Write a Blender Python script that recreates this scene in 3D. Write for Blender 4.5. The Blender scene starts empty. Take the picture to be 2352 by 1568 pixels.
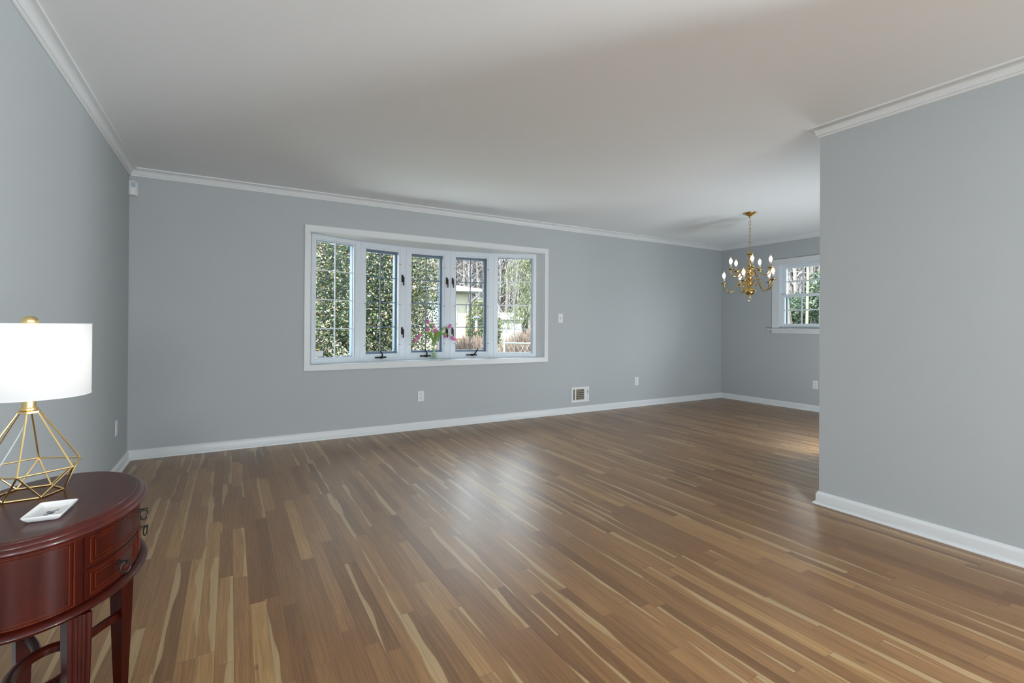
import bpy, bmesh, math, random
from mathutils import Vector, Matrix, noise
C = bpy.context.scene
COL = C.collection
PI = math.pi
rnd = random.Random(7)

# ------------------------------------------------------------------ camera
H_CAM, YAW, ROLL, PITCH, F_PX, CY = 1.14145, 0.52541, 0.00609, 0.00373, 1115.48, 743.38
cam_d = bpy.data.cameras.new('camera')
cam = bpy.data.objects.new('camera', cam_d)
COL.objects.link(cam)
fw = Vector((math.sin(YAW) * math.cos(PITCH), math.cos(YAW) * math.cos(PITCH), math.sin(PITCH)))
rt0 = Vector((math.cos(YAW), -math.sin(YAW), 0))
up0 = rt0.cross(fw)
rt = rt0 * math.cos(ROLL) + up0 * math.sin(ROLL)
up = up0 * math.cos(ROLL) - rt0 * math.sin(ROLL)
M = Matrix((rt, up, -fw)).transposed().to_4x4()
M.translation = (0, 0, H_CAM)
cam.matrix_world = M
cam_d.sensor_width = 36
cam_d.lens = F_PX / 2352 * 36
cam_d.shift_y = -(784 - CY) / 2352
cam_d.clip_start = 0.02
cam_d.clip_end = 300
C.camera = cam

# ------------------------------------------------------------------ world, sun, daylight
w = bpy.data.worlds.new('sky')
C.world = w
w.use_nodes = True
bg = w.node_tree.nodes['Background']
bg.inputs['Color'].default_value = (0.80, 0.90, 1.0, 1)
bg.inputs['Strength'].default_value = 10.0


def light(name, kind, loc, energy, color, rot=None, **kw):
    d = bpy.data.lights.new(name, kind)
    d.energy = energy
    d.color = color
    for k, v in kw.items():
        setattr(d, k, v)
    o = bpy.data.objects.new(name, d)
    o.location = loc
    if rot is not None:
        o.rotation_euler = rot
    COL.objects.link(o)
    return o


sun = light('sun', 'SUN', (-6, -8, 12), 21.0, (1.0, 0.95, 0.88), angle=0.01)
sun.rotation_euler = Vector((-0.50, -0.42, 0.76)).to_track_quat('Z', 'Y').to_euler()
# added fill lights in place of flashes: behind camera, in hall, round dining corner
def fill_light(name, loc, back, size, energy):
    o = light(name, 'AREA', loc, energy, (0.88, 0.95, 1.0), shape='DISK', size=size)
    o.rotation_euler = Vector(back).to_track_quat('Z', 'Y').to_euler()


fill_light('rear_fill', (1.92, -4.2, 0.5), (0, -0.60, -0.80), 0.75, 68)
fill_light('frontal_fill', (-0.2, -3.9, 1.6), (0, -1, -0.1), 1.2, 124)
fill_light('hall_bounce_fill', (4.85, -2.4, 1.2), (0.70, -0.05, -0.70), 0.4, 425)
fill_light('dining_uplight_fill', (4.0, 1.95, 0.35), (0.50, -0.40, -0.75), 0.8, 5)
fill_light('dining_fill', (4.90, 1.98, 0.36), (-0.20, -0.86, -0.46), 0.62, 34)

C.view_settings.view_transform = 'Standard'
C.view_settings.look = 'None'
C.view_settings.gamma = 1
C.view_settings.exposure = 0.05
C.view_settings.use_curve_mapping = False
C.cycles.max_bounces = 10
C.cycles.diffuse_bounces = 6
C.cycles.glossy_bounces = 4
C.cycles.transparent_max_bounces = 24
C.cycles.caustics_reflective = False
C.cycles.caustics_refractive = False
C.cycles.sample_clamp_indirect = 6


# ------------------------------------------------------------------ helpers
class NT:
    """small node-tree writer"""
    def __init__(s, name):
        s.m = bpy.data.materials.new(name)
        s.m.use_nodes = True
        s.t = s.m.node_tree
        s.t.nodes.clear()
        s.out = s.t.nodes.new('ShaderNodeOutputMaterial')

    def n(s, kind, **kw):
        nd = s.t.nodes.new('ShaderNode' + kind)
        for k, v in kw.items():
            setattr(nd, k, v)
        return nd

    def put(s, sock, v):
        if hasattr(v, 'is_output') or isinstance(v, bpy.types.NodeSocket):
            s.t.links.new(v, sock)
        else:
            sock.default_value = v

    def math(s, op, a, b=0.0, c=0.0):
        nd = s.n('Math', operation=op)
        s.put(nd.inputs[0], a)
        s.put(nd.inputs[1], b)
        s.put(nd.inputs[2], c)
        return nd.outputs[0]

    def mix(s, f, a, b, mode='MIX'):
        nd = s.n('Mix', data_type='RGBA', blend_type=mode)
        s.put(nd.inputs[0], f)
        s.put(nd.inputs[6], a)
        s.put(nd.inputs[7], b)
        return nd.outputs[2]

    def noise(s, vec, scale, detail=3, rough=0.5, dist=0.0):
        nd = s.n('TexNoise')
        if vec is not None:
            s.put(nd.inputs['Vector'], vec)
        nd.inputs['Scale'].default_value = scale
        nd.inputs['Detail'].default_value = detail
        nd.inputs['Roughness'].default_value = rough
        nd.inputs['Distortion'].default_value = dist
        return nd.outputs[0]

    def smooth(s, v, lo, hi):
        nd = s.n('MapRange', interpolation_type='SMOOTHSTEP')
        s.put(nd.inputs[0], v)
        s.put(nd.inputs[1], lo)
        s.put(nd.inputs[2], hi)
        return nd.outputs[0]

    def ramp(s, f, stops):
        nd = s.n('ValToRGB')
        e = nd.color_ramp.elements
        while len(e) < len(stops):
            e.new(0.5)
        for i, (p, c) in enumerate(stops):
            e[i].position = p
            e[i].color = (*c, 1)
        s.put(nd.inputs[0], f)
        return nd.outputs[0]

    def comb(s, x, y, z):
        nd = s.n('CombineXYZ')
        s.put(nd.inputs[0], x)
        s.put(nd.inputs[1], y)
        s.put(nd.inputs[2], z)
        return nd.outputs[0]

    def bsdf(s, color, rough=0.5, metal=0.0, **kw):
        nd = s.n('BsdfPrincipled')
        s.put(nd.inputs['Base Color'], color)
        s.put(nd.inputs['Roughness'], rough)
        s.put(nd.inputs['Metallic'], metal)
        for k, v in kw.items():
            s.put(nd.inputs[k.replace('_', ' ')], v)
        s.t.links.new(nd.outputs[0], s.out.inputs[0])
        return nd

    def bump(s, height, strength, dist, node):
        b = s.n('Bump')
        b.inputs['Strength'].default_value = strength
        b.inputs['Distance'].default_value = dist
        s.t.links.new(height, b.inputs['Height'])
        s.t.links.new(b.outputs[0], node.inputs['Normal'])


def mat(name, c, rough=0.5, metal=0.0, vary=0.06, scale=30.0, bump=0.0, bscale=300.0, **kw):
    t = NT(name)
    co = t.n('TexCoord').outputs['Object']
    f = t.noise(co, scale, 3)
    lo = tuple(x * (1 - vary) for x in c) + (1,)
    hi = tuple(min(1, x * (1 + vary)) for x in c) + (1,)
    b = t.bsdf(t.mix(f, lo, hi), rough, metal, **kw)
    if bump:
        t.bump(t.noise(co, bscale, 2), bump, 0.002, b)
    return t.m


def glass_mat(name, tint=(1, 1, 1), ior=1.5, f0=0.04, gloss_rough=0.0, flat=None):
    t = NT(name)
    fr = t.n('Fresnel')
    fr.inputs[0].default_value = ior
    tr = t.n('BsdfTransparent')
    tr.inputs[0].default_value = (*tint, 1)
    gl = t.n('BsdfGlossy')
    gl.inputs['Roughness'].default_value = gloss_rough
    mx = t.n('MixShader')
    if flat is None:
        t.t.links.new(fr.outputs[0], mx.inputs[0])
    else:
        mx.inputs[0].default_value = flat
    t.t.links.new(tr.outputs[0], mx.inputs[1])
    t.t.links.new(gl.outputs[0], mx.inputs[2])
    t.t.links.new(mx.outputs[0], t.out.inputs[0])
    return t.m


def floor_mat():
    t = NT('oak_strip_floor')
    geo = t.n('NewGeometry').outputs['Position']
    sep = t.n('SeparateXYZ')
    t.put(sep.inputs[0], geo)
    x, y = sep.outputs[0], sep.outputs[1]
    W = 0.0572
    u = t.math('DIVIDE', t.math('ADD', x, 3.013), W)
    row = t.math('FLOOR', u)
    fx = t.math('FRACT', u)
    wn = t.n('TexWhiteNoise', noise_dimensions='1D')
    t.put(wn.inputs['W'], row)
    rrow = wn.outputs[0]
    wv = t.math('ADD', t.math('MULTIPLY', y, 1.25), t.math('MULTIPLY', rrow, 977.0))
    vo = t.n('TexVoronoi', voronoi_dimensions='1D', feature='F1')
    vo.inputs['Scale'].default_value = 1
    t.put(vo.inputs['W'], wv)
    ve = t.n('TexVoronoi', voronoi_dimensions='1D', feature='DISTANCE_TO_EDGE')
    ve.inputs['Scale'].default_value = 1
    t.put(ve.inputs['W'], wv)
    sc = t.n('SeparateColor')
    t.put(sc.inputs[0], vo.outputs['Color'])
    r1, r2, r3 = sc.outputs[0], sc.outputs[1], sc.outputs[2]
    tone = t.ramp(r1, [(0.0, (0.168, 0.080, 0.028)), (0.15, (0.217, 0.108, 0.040)), (0.5, (0.255, 0.134, 0.051)),
                       (0.80, (0.288, 0.153, 0.060)), (0.94, (0.327, 0.183, 0.072)), (1.0, (0.380, 0.227, 0.089))])
    # long grain, shifted for every board
    gx = t.math('ADD', t.math('MULTIPLY', x, 75.0), t.math('MULTIPLY', r1, 61.0))
    gy = t.math('ADD', t.math('MULTIPLY', y, 2.2), t.math('MULTIPLY', r2, 47.0))
    g = t.noise(t.comb(gx, gy, r3), 1.6, 5, 0.62, 0.35)
    gc = t.smooth(g, 0.32, 0.68)
    col = t.mix(gc, t.mix(1.0, tone, (0.76, 0.72, 0.68, 1), 'MULTIPLY'), t.mix(1.0, tone, (1.12, 1.10, 1.06, 1), 'MULTIPLY'))
    # cathedral figure on some boards
    cv = t.comb(t.math('MULTIPLY', t.math('SUBTRACT', fx, r2), 1.15), t.math('ADD', t.math('MULTIPLY', y, 1.1), t.math('MULTIPLY', r3, 31.0)), r1)
    cn = t.noise(cv, 1.7, 2, 0.5, 0.3)
    rings = t.math('SINE', t.math('MULTIPLY', cn, 88.0))
    fig = t.math('MULTIPLY', t.smooth(rings, 0.35, 1.0), t.smooth(r3, 0.35, 0.75))
    col = t.mix(t.math('MULTIPLY', fig, 0.30), col, t.mix(1.0, col, (0.66, 0.58, 0.50, 1), 'MULTIPLY'))
    # pale sapwood running along the side of some boards
    wob = t.noise(t.comb(0.0, t.math('ADD', t.math('MULTIPLY', y, 1.0), t.math('MULTIPLY', r1, 83.0)), row), 1.5, 2, 0.5)
    side = t.math('ABSOLUTE', t.math('SUBTRACT', fx, t.math('GREATER_THAN', r1, 0.5)))
    edge = t.math('ADD', side, t.math('MULTIPLY', t.math('SUBTRACT', wob, 0.5), 1.9))
    sap = t.math('MULTIPLY', t.math('SUBTRACT', 1.0, t.smooth(edge, 0.20, 0.27)), t.math('GREATER_THAN', r2, 0.66))
    col = t.mix(t.math('MULTIPLY', sap, 0.85), col, t.mix(gc, (0.375, 0.255, 0.122, 1), (0.43, 0.300, 0.152, 1)))
    # few knots
    kn = t.n('TexVoronoi', feature='F1')
    kn.inputs['Scale'].default_value = 1
    t.put(kn.inputs['Vector'], t.comb(t.math('MULTIPLY', x, 9.0), t.math('MULTIPLY', y, 3.2), 0.0))
    kd = t.math('SUBTRACT', 1.0, t.smooth(kn.outputs['Distance'], 0.035, 0.085))
    ks = t.n('SeparateColor')
    t.put(ks.inputs[0], kn.outputs['Color'])
    kd = t.math('MULTIPLY', kd, t.math('GREATER_THAN', ks.outputs[0], 0.72))
    col = t.mix(t.math('MULTIPLY', kd, 0.6), col, (0.09, 0.045, 0.025, 1))
    # open joints
    ed = t.math('MINIMUM', fx, t.math('SUBTRACT', 1.0, fx))
    j1 = t.math('SUBTRACT', 1.0, t.smooth(ed, 0.006, 0.022))
    j2 = t.math('SUBTRACT', 1.0, t.smooth(ve.outputs['Distance'], 0.0008, 0.0026))
    j = t.math('MAXIMUM', j1, j2)
    col = t.mix(t.math('MULTIPLY', j, 0.55), col, (0.12, 0.060, 0.028, 1))
    rough = t.math('ADD', 0.31, t.math('MULTIPLY', g, 0.10))
    b = t.bsdf(col, rough)
    b.inputs['Specular IOR Level'].default_value = 0.5
    b.inputs['Coat Weight'].default_value = 0.25
    b.inputs['Coat Roughness'].default_value = 0.33
    hgt = t.math('ADD', t.math('MULTIPLY', g, 0.25), t.math('MULTIPLY', t.math('SUBTRACT', 1.0, j), 1.0))
    t.bump(hgt, 0.22, 0.0008, b)
    return t.m


def wood_mat(name, dark, light_c, rough, grain=(40, 40, 3), ring=None, coat=0.06, spec=0.22):
    t = NT(name)
    co = t.n('TexCoord').outputs['Object']
    mp = t.n('Mapping')
    mp.inputs['Scale'].default_value = grain
    t.put(mp.inputs[0], co)
    g = t.noise(mp.outputs[0], 1.0, 5, 0.6, 0.6)
    col = t.ramp(g, [(0.30, dark), (0.70, light_c)])
    if ring:
        sp = t.n('SeparateXYZ')
        t.put(sp.inputs[0], co)
        q = t.math('SQRT', t.math('ADD', t.math('POWER', t.math('DIVIDE', sp.outputs[0], ring[0]), 2.0),
                                  t.math('POWER', t.math('DIVIDE', sp.outputs[1], ring[1]), 2.0)))
        d = t.math('ABSOLUTE', t.math('SUBTRACT', q, 1.0))
        f = t.math('SUBTRACT', 1.0, t.smooth(d, 0.004, 0.012))
        col = t.mix(t.math('MULTIPLY', f, 0.8), col, (0.008, 0.004, 0.003, 1))
    b = t.bsdf(col, rough)
    b.inputs['Specular IOR Level'].default_value = spec
    b.inputs['Coat Weight'].default_value = coat
    b.inputs['Coat Roughness'].default_value = 0.12
    return t.m


def emit_mat(name, c, strength, base=(0.8, 0.8, 0.8)):
    t = NT(name)
    co = t.n('TexCoord').outputs['Object']
    b = t.bsdf(t.mix(t.noise(co, 20), (*base, 1), (*base, 1)), 0.3)
    b.inputs['Emission Color'].default_value = (*c, 1)
    b.inputs['Emission Strength'].default_value = strength
    return t.m


MT = {
    'wall': mat('grey_wall_paint', (0.465, 0.500, 0.515), 0.75, vary=0.012, scale=3, bump=0.06, bscale=260),
    'ceil': mat('ceiling_paint', (0.845, 0.875, 0.90), 0.9, vary=0.012, scale=2, bump=0.08, bscale=160),
    'trim': mat('white_trim_paint', (0.73, 0.755, 0.765), 0.35, vary=0.015, scale=8),
    'vinyl': mat('white_window_vinyl', (0.74, 0.80, 0.855), 0.35, vary=0.015, scale=8),
    'sash': mat('sash_shade_tone', (0.15, 0.20, 0.285), 0.4, vary=0.03, scale=8),  # blue-grey shade painted into white sashes, grilles and outer frames
    'track': mat('sky_tinted_track', (0.050, 0.090, 0.135), 0.4, vary=0.03, scale=8),  # blue of the sky-lit outer jamb put into the colour
    'floor': floor_mat(),
    'glass': glass_mat('window_glass', (0.97, 0.99, 0.98), 1.25),
    'vase': glass_mat('vase_glass', (0.90, 0.95, 0.95), 1.18, flat=0.07),
    'bronze': mat('dark_bronze', (0.035, 0.030, 0.026), 0.4, 0.7, vary=0.2),
    'clip': mat('grey_clip_plastic', (0.35, 0.35, 0.34), 0.5),
    'plate': mat('white_plastic', (0.80, 0.81, 0.82), 0.35, vary=0.02),
    'slot': mat('dark_slot', (0.05, 0.045, 0.04), 0.6),
    'duct': mat('dark_duct', (0.02, 0.017, 0.015), 0.8),
    'louver': mat('tan_louver_metal', (0.30, 0.27, 0.20), 0.5),
    'lens': mat('bluish_sensor_lens', (0.42, 0.54, 0.60), 0.4),
    'gold': mat('brushed_gold', (0.83, 0.62, 0.30), 0.30, 1.0, vary=0.05),
    'brass': mat('polished_brass', (0.64, 0.45, 0.17), 0.16, 1.0, vary=0.05),
    'sleeve': mat('ivory_candle_sleeve', (0.68, 0.58, 0.50), 0.5),
    'cherry': wood_mat('cherry_wood', (0.020, 0.0016, 0.0006), (0.046, 0.0038, 0.0011), 0.34, (26, 26, 5)),
    'cherry_top': wood_mat('cherry_wood_top', (0.040, 0.0080, 0.0060), (0.078, 0.0125, 0.0085), 0.30, (30, 4, 20), ring=(0.158, 0.254), coat=0.12, spec=0.30),
    'cherry_bead': wood_mat('cherry_wood_lighter_bead', (0.070, 0.0095, 0.002), (0.135, 0.020, 0.004), 0.3, (26, 26, 5)),  # lighter, redder cherry on the beads
    'ceramic': mat('white_ceramic', (0.82, 0.82, 0.82), 0.12, vary=0.01),
    'print': mat('grey_print', (0.25, 0.27, 0.30), 0.3, vary=0.3, scale=150),
    'cord': mat('pale_clear_cord', (0.66, 0.72, 0.72), 0.2),
    'petal': mat('pink_petal', (0.74, 0.19, 0.47), 0.5, vary=0.25, scale=60, Subsurface_Weight=0.0),
    'stem': mat('tulip_stem', (0.30, 0.42, 0.08), 0.5, vary=0.2, scale=40),
    'blade': mat('tulip_leaf', (0.16, 0.30, 0.04), 0.45, vary=0.25, scale=30),
    'twig': mat('tan_twig', (0.1043, 0.0743, 0.0570), 0.8, vary=0.3, scale=6),
    'bark': mat('grey_bark', (0.0840, 0.0743, 0.0668), 0.9, vary=0.3, scale=5),
    'pale_bark': mat('pale_bark', (0.1237, 0.1117, 0.0938), 0.9, vary=0.3, scale=5),
    'lawn': mat('lawn', (0.0788, 0.0945, 0.0420), 0.9, vary=0.5, scale=1.2),
    'siding': mat('cream_siding', (0.22, 0.205, 0.155), 0.7, vary=0.03, scale=3),
    'white_ext': mat('white_exterior_paint', (0.2228, 0.2228, 0.2228), 0.6, vary=0.02),
    'shingle': mat('red_shingle', (0.1043, 0.0547, 0.0442), 0.9, vary=0.25, scale=12),
    'redwood': mat('red_lattice_paint', (0.1537, 0.0592, 0.0495), 0.7, vary=0.1),
    'blue': mat('blue_metal', (0.010, 0.025, 0.085), 0.4),
    'galv': mat('pale_galvanised', (0.1785, 0.1928, 0.1928), 0.4, vary=0.1),
}


def shade_mat():
    t = NT('white_linen_shade')
    co = t.n('TexCoord').outputs['Object']
    wv = t.n('TexWave', wave_type='BANDS', bands_direction='Z')
    wv.inputs['Scale'].default_value = 220
    t.put(wv.inputs[0], co)
    c = t.mix(wv.outputs[0], (0.86, 0.87, 0.88, 1), (0.92, 0.92, 0.92, 1))
    df = t.n('BsdfDiffuse')
    tr = t.n('BsdfTranslucent')
    t.put(df.inputs[0], c)
    t.put(tr.inputs[0], c)
    mx = t.n('MixShader')
    mx.inputs[0].default_value = 0.55
    t.t.links.new(df.outputs[0], mx.inputs[1])
    t.t.links.new(tr.outputs[0], mx.inputs[2])
    t.t.links.new(mx.outputs[0], t.out.inputs[0])
    return t.m


def leaf_mat(name, stops, rough=0.35, trans=0.25):
    t = NT(name)
    rn = t.n('NewGeometry').outputs['Random Per Island']
    c = t.ramp(rn, stops)
    p = t.n('BsdfPrincipled')
    t.put(p.inputs['Base Color'], c)
    p.inputs['Roughness'].default_value = rough
    tr = t.n('BsdfTranslucent')
    t.put(tr.inputs[0], c)
    mx = t.n('MixShader')
    mx.inputs[0].default_value = trans
    t.t.links.new(p.outputs[0], mx.inputs[1])
    t.t.links.new(tr.outputs[0], mx.inputs[2])
    t.t.links.new(mx.outputs[0], t.out.inputs[0])
    return t.m


MT['shade'] = shade_mat()
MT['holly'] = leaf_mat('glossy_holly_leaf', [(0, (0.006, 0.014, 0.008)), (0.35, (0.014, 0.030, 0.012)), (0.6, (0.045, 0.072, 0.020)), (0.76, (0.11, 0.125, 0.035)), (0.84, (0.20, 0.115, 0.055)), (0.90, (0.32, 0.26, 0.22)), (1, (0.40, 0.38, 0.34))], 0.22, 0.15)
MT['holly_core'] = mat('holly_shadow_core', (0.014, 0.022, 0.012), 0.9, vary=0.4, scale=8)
MT['boxleaf'] = leaf_mat('yellow_green_leaf', [(0, (0.0307, 0.0457, 0.0128)), (0.5, (0.0713, 0.0870, 0.0255)), (0.85, (0.1170, 0.1170, 0.0405)), (1, (0.1530, 0.1170, 0.0510))], 0.5)
MT['needle'] = leaf_mat('conifer_needle', [(0, (0.0375, 0.0540, 0.0270)), (0.5, (0.0758, 0.0915, 0.0435)), (1, (0.1350, 0.1402, 0.0705))], 0.6)
MT['laurel'] = leaf_mat('blue_green_leaf', [(0, (0.0158, 0.0375, 0.0255)), (0.5, (0.0375, 0.0690, 0.0413)), (1, (0.1132, 0.1387, 0.0818))], 0.35)


class G:
    """collects verts and faces, builds ONE mesh object"""
    def __init__(s):
        s.v, s.f, s.mi = [], [], []

    def add(s, vs, fs, mi=0):
        k = len(s.v)
        s.v += [tuple(q) for q in vs]
        s.f += [tuple(k + i for i in f) for f in fs]
        s.mi += [mi] * len(fs)

    def hexa(s, p, mi=0):
        s.add(p, [(0, 3, 2, 1), (4, 5, 6, 7), (0, 1, 5, 4), (1, 2, 6, 5), (2, 3, 7, 6), (3, 0, 4, 7)], mi)

    def box(s, x0, x1, y0, y1, z0, z1, mi=0):
        s.hexa([(x0, y0, z0), (x1, y0, z0), (x1, y1, z0), (x0, y1, z0), (x0, y0, z1), (x1, y0, z1), (x1, y1, z1), (x0, y1, z1)], mi)

    def loft(s, rings, closed=True, caps=True, mi=0):
        n = len(rings[0])
        vs = [q for r in rings for q in r]
        fs = []
        for i in range(len(rings) - 1):
            for j in range(n if closed else n - 1):
                a, b = i * n + j, i * n + (j + 1) % n
                fs.append((a, b, b + n, a + n))
        if caps and closed:
            fs.append(tuple(reversed(range(n))))
            fs.append(tuple((len(rings) - 1) * n + j for j in range(n)))
        s.add(vs, fs, mi)

    def lathe(s, prof, c=(0, 0, 0), seg=32, sx=1, sy=1, mi=0, caps=True):
        s.loft([[(c[0] + r * sx * math.cos(2 * PI * j / seg), c[1] + r * sy * math.sin(2 * PI * j / seg), c[2] + z) for j in range(seg)]
                for r, z in prof], True, caps, mi)

    def tube(s, pts, rad, seg=8, closed=False, mi=0):
        pts = [Vector(q) for q in pts]
        n = len(pts)
        rs = rad if isinstance(rad, (list, tuple)) else [rad] * n
        rings = []
        nrm = None
        for i in range(n):
            if closed:
                t = (pts[(i + 1) % n] - pts[i - 1]).normalized()
            else:
                t = (pts[min(i + 1, n - 1)] - pts[max(i - 1, 0)]).normalized()
            if nrm is None:
                nrm = t.cross(Vector((0, 0, 1)))
                if nrm.length < 1e-3:
                    nrm = t.cross(Vector((1, 0, 0)))
                nrm.normalize()
            else:
                nrm = (nrm - t * nrm.dot(t))
                nrm = nrm.normalized() if nrm.length > 1e-6 else t.orthogonal().normalized()
            b = t.cross(nrm)
            rings.append([pts[i] + (nrm * math.cos(2 * PI * j / seg) + b * math.sin(2 * PI * j / seg)) * rs[i] for j in range(seg)])
        if closed:
            rings.append(rings[0])
        s.loft(rings, True, not closed, mi)

    def build(s, name, m, parent=None, smooth=False, bevel=0.0, loc=None):
        me = bpy.data.meshes.new(name)
        o = bpy.data.objects.new(name, me)
        vs = s.v
        if loc is not None:
            vs = [(a - loc[0], b - loc[1], c - loc[2]) for a, b, c in vs]
            o.location = loc
        me.from_pydata(vs, [], s.f)
        ms = m if isinstance(m, (list, tuple)) else [m]
        for k in ms:
            me.materials.append(MT[k] if isinstance(k, str) else k)
        if len(ms) > 1:
            me.polygons.foreach_set('material_index', s.mi)
        bm = bmesh.new()
        bm.from_mesh(me)
        bmesh.ops.recalc_face_normals(bm, faces=bm.faces)
        bm.to_mesh(me)
        bm.free()
        if smooth:
            me.polygons.foreach_set('use_smooth', [True] * len(me.polygons))
            try:
                me.set_sharp_from_angle(angle=math.radians(40))
            except Exception:
                pass
        COL.objects.link(o)
        if parent is not None:
            o.parent = parent
        if bevel:
            b = o.modifiers.new('bevel', 'BEVEL')
            b.width = bevel
            b.segments = 2
            b.limit_method = 'ANGLE'
        return o


def empty(name, loc=(0, 0, 0), rz=0.0):
    o = bpy.data.objects.new(name, None)
    o.empty_display_size = 0.05
    o.location = loc
    o.rotation_euler = (0, 0, rz)
    COL.objects.link(o)
    return o


def tag(o, label=None, cat=None, group=None, kind=None):
    if label:
        o['label'] = label
    if cat:
        o['category'] = cat
    if group:
        o['group'] = group
    if kind:
        o['kind'] = kind
    return o


def box(name, m, parent, x0, x1, y0, y1, z0, z1, bevel=0.0):
    g = G()
    g.box(x0, x1, y0, y1, z0, z1)
    return g.build(name, m, parent, bevel=bevel)


def struct(o, label, cat=None):
    return tag(o, label, cat, kind='structure')


def bez(p0, p1, p2, p3, n):
    p0, p1, p2, p3 = map(Vector, (p0, p1, p2, p3))
    return [p0 * (1 - t) ** 3 + p1 * 3 * t * (1 - t) ** 2 + p2 * 3 * t * t * (1 - t) + p3 * t ** 3 for t in (i / n for i in range(n + 1))]


def catmull(pts, n=6):
    P = [Vector(q) for q in pts]
    P = [P[0] * 2 - P[1]] + P + [P[-1] * 2 - P[-2]]
    out = []
    for i in range(1, len(P) - 2):
        for k in range(n):
            t = k / n
            a, b, c, d = P[i - 1], P[i], P[i + 1], P[i + 2]
            out.append(0.5 * ((2 * b) + (c - a) * t + (2 * a - 5 * b + 4 * c - d) * t * t + (3 * b - a - 3 * c + d) * t ** 3))
    out.append(P[-2])
    return out


# ------------------------------------------------------------------ room shell
XL, YB, XR, XP, YE, ZC = -0.7375, 5.113, 6.890, 3.312, 1.728, 2.44
YF = -4.60
XH, YD = 6.2, -0.60          # open hall beside the living room, behind the camera
T = 0.14
g = G()
g.box(XL - 0.2, XR + 0.2, YF - 0.2, YB + 0.12, -0.1, 0.0)
struct(g.build('floor', 'floor'), 'satin oak strip floor running towards the bow window wall', 'floor')
g = G()
g.box(XL - 0.2, XR + 0.2, YF - 0.2, YB + 0.14, ZC, ZC + 0.1)
struct(g.build('ceiling', 'ceil'), 'plain off-white ceiling over both rooms', 'ceiling')
OX0, OX1, OZ0, OZ1 = 0.668, 3.430, 0.741, 2.056
g = G()
g.box(XL - T, OX0, YB, YB + T, 0, ZC)
g.box(OX1, XR + T, YB, YB + T, 0, ZC)
g.box(OX0, OX1, YB, YB + T, 0, OZ0)
g.box(OX0, OX1, YB, YB + T, OZ1, ZC)
struct(g.build('wall_back', 'wall'), 'light grey painted wall that holds the bow window', 'wall')
g = G()
g.box(XL - T, XL, YF - T, YB, 0, ZC)
struct(g.build('wall_left', 'wall'), 'light grey painted wall behind the table lamp', 'wall')
WY0, WY1, WZ0, WZ1 = 3.305, 4.162, 1.122, 2.054
g = G()
g.box(XR, XR + T, WY1, YB, 0, ZC)
g.box(XR, XR + T, YE - 0.12, WY0, 0, ZC)
g.box(XR, XR + T, WY0, WY1, 0, WZ0)
g.box(XR, XR + T, WY0, WY1, WZ1, ZC)
struct(g.build('wall_right', 'wall'), 'far grey dining wall with the sash window', 'wall')
g = G()
g.box(XP, XP + 0.12, YD, YE, 0, ZC)
g.box(XP + 0.12, XR, YE - 0.12, YE, 0, ZC)
struct(g.build('wall_divider', 'wall'), 'near grey partition wall ending at the dining room corner', 'wall')
g = G()
g.box(XL - T, XH + T, YF - T, YF, 0, ZC)
g.box(XH, XH + T, YF, YE - 0.12, 0, ZC)
struct(g.build('wall_front', 'wall'), 'grey wall opposite the bow window', 'wall')

# crown mouldings: profile = (distance from the wall, drop below the ceiling)
CROWN = [(0, 0), (0.0571, 0), (0.0571, 0.011), (0.051, 0.0135)] + \
        [(0.051 - 0.033 * math.sin(a), 0.0135 + 0.0315 * (1 - math.cos(a))) for a in (0.25, 0.5, 0.75, 1.0, 1.25, PI / 2)] + \
        [(0.0165, 0.0465), (0.0165, 0.0525), (0.011, 0.054), (0.011, 0.0635), (0.006, 0.0678), (0, 0.0678)]
BASE = [(0, 0), (0.0275, 0), (0.0265, 0.006), (0.0235, 0.0115), (0.019, 0.0165), (0.0135, 0.0195), (0.0135, 0.062), (0.0115, 0.067), (0.0085, 0.0705), (0.008, 0.076), (0.005, 0.080), (0, 0.080)]


def run(name, prof, ends, m, zsign, z0):
    """ends: list of stations (x, y, dx, dy): wall corner and the direction the profile grows in"""
    gg = G()
    gg.loft([[(x + p * dx, y + p * dy, z0 + zsign * q) for p, q in prof] for x, y, dx, dy in ends])
    o = gg.build(name, m, smooth=True)
    return o


struct(run('trim_1', CROWN, [(XL, YF, 1, 0), (XL, YB, 1, -1)], 'trim', -1, ZC), 'white crown moulding along the left wall', 'moulding')
struct(run('trim_2', CROWN, [(XL, YB, 1, -1), (XR, YB, -1, -1)], 'trim', -1, ZC), 'white crown moulding above the bow window', 'moulding')
struct(run('trim_3', CROWN, [(XR, YB, -1, -1), (XR, YE, -1, 1)], 'trim', -1, ZC), 'white crown moulding above the dining sash window', 'moulding')
struct(run('trim_4', CROWN, [(XP, YD, -1, 0), (XP, YE, -1, 1), (XR, YE, -1, 1)], 'trim', -1, ZC), 'white crown moulding turning the partition corner', 'moulding')
struct(run('baseboard_left', BASE, [(XL, YF, 1, 0), (XL, YB, 1, -1)], 'trim', 1, 0), 'white baseboard along the left wall', 'baseboard')
struct(run('baseboard_back', BASE, [(XL, YB, 1, -1), (XR, YB, -1, -1)], 'trim', 1, 0), 'white baseboard below the bow window', 'baseboard')
struct(run('baseboard_right', BASE, [(XR, YB, -1, -1), (XR, YE, -1, 1)], 'trim', 1, 0), 'white baseboard below the dining sash window', 'baseboard')
struct(run('baseboard_divider', BASE, [(XP, YD, -1, 0), (XP, YE, -1, 1), (XR, YE, -1, 1)], 'trim', 1, 0), 'white baseboard with shoe moulding round the partition corner', 'baseboard')

# ------------------------------------------------------------------ bow window
WIN = struct(empty('window_1', ((OX0 + OX1) / 2, YB, OZ0)), 'white five-panel bow window with grilles and dark latches', 'window')
WO = Vector(WIN.location)


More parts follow.
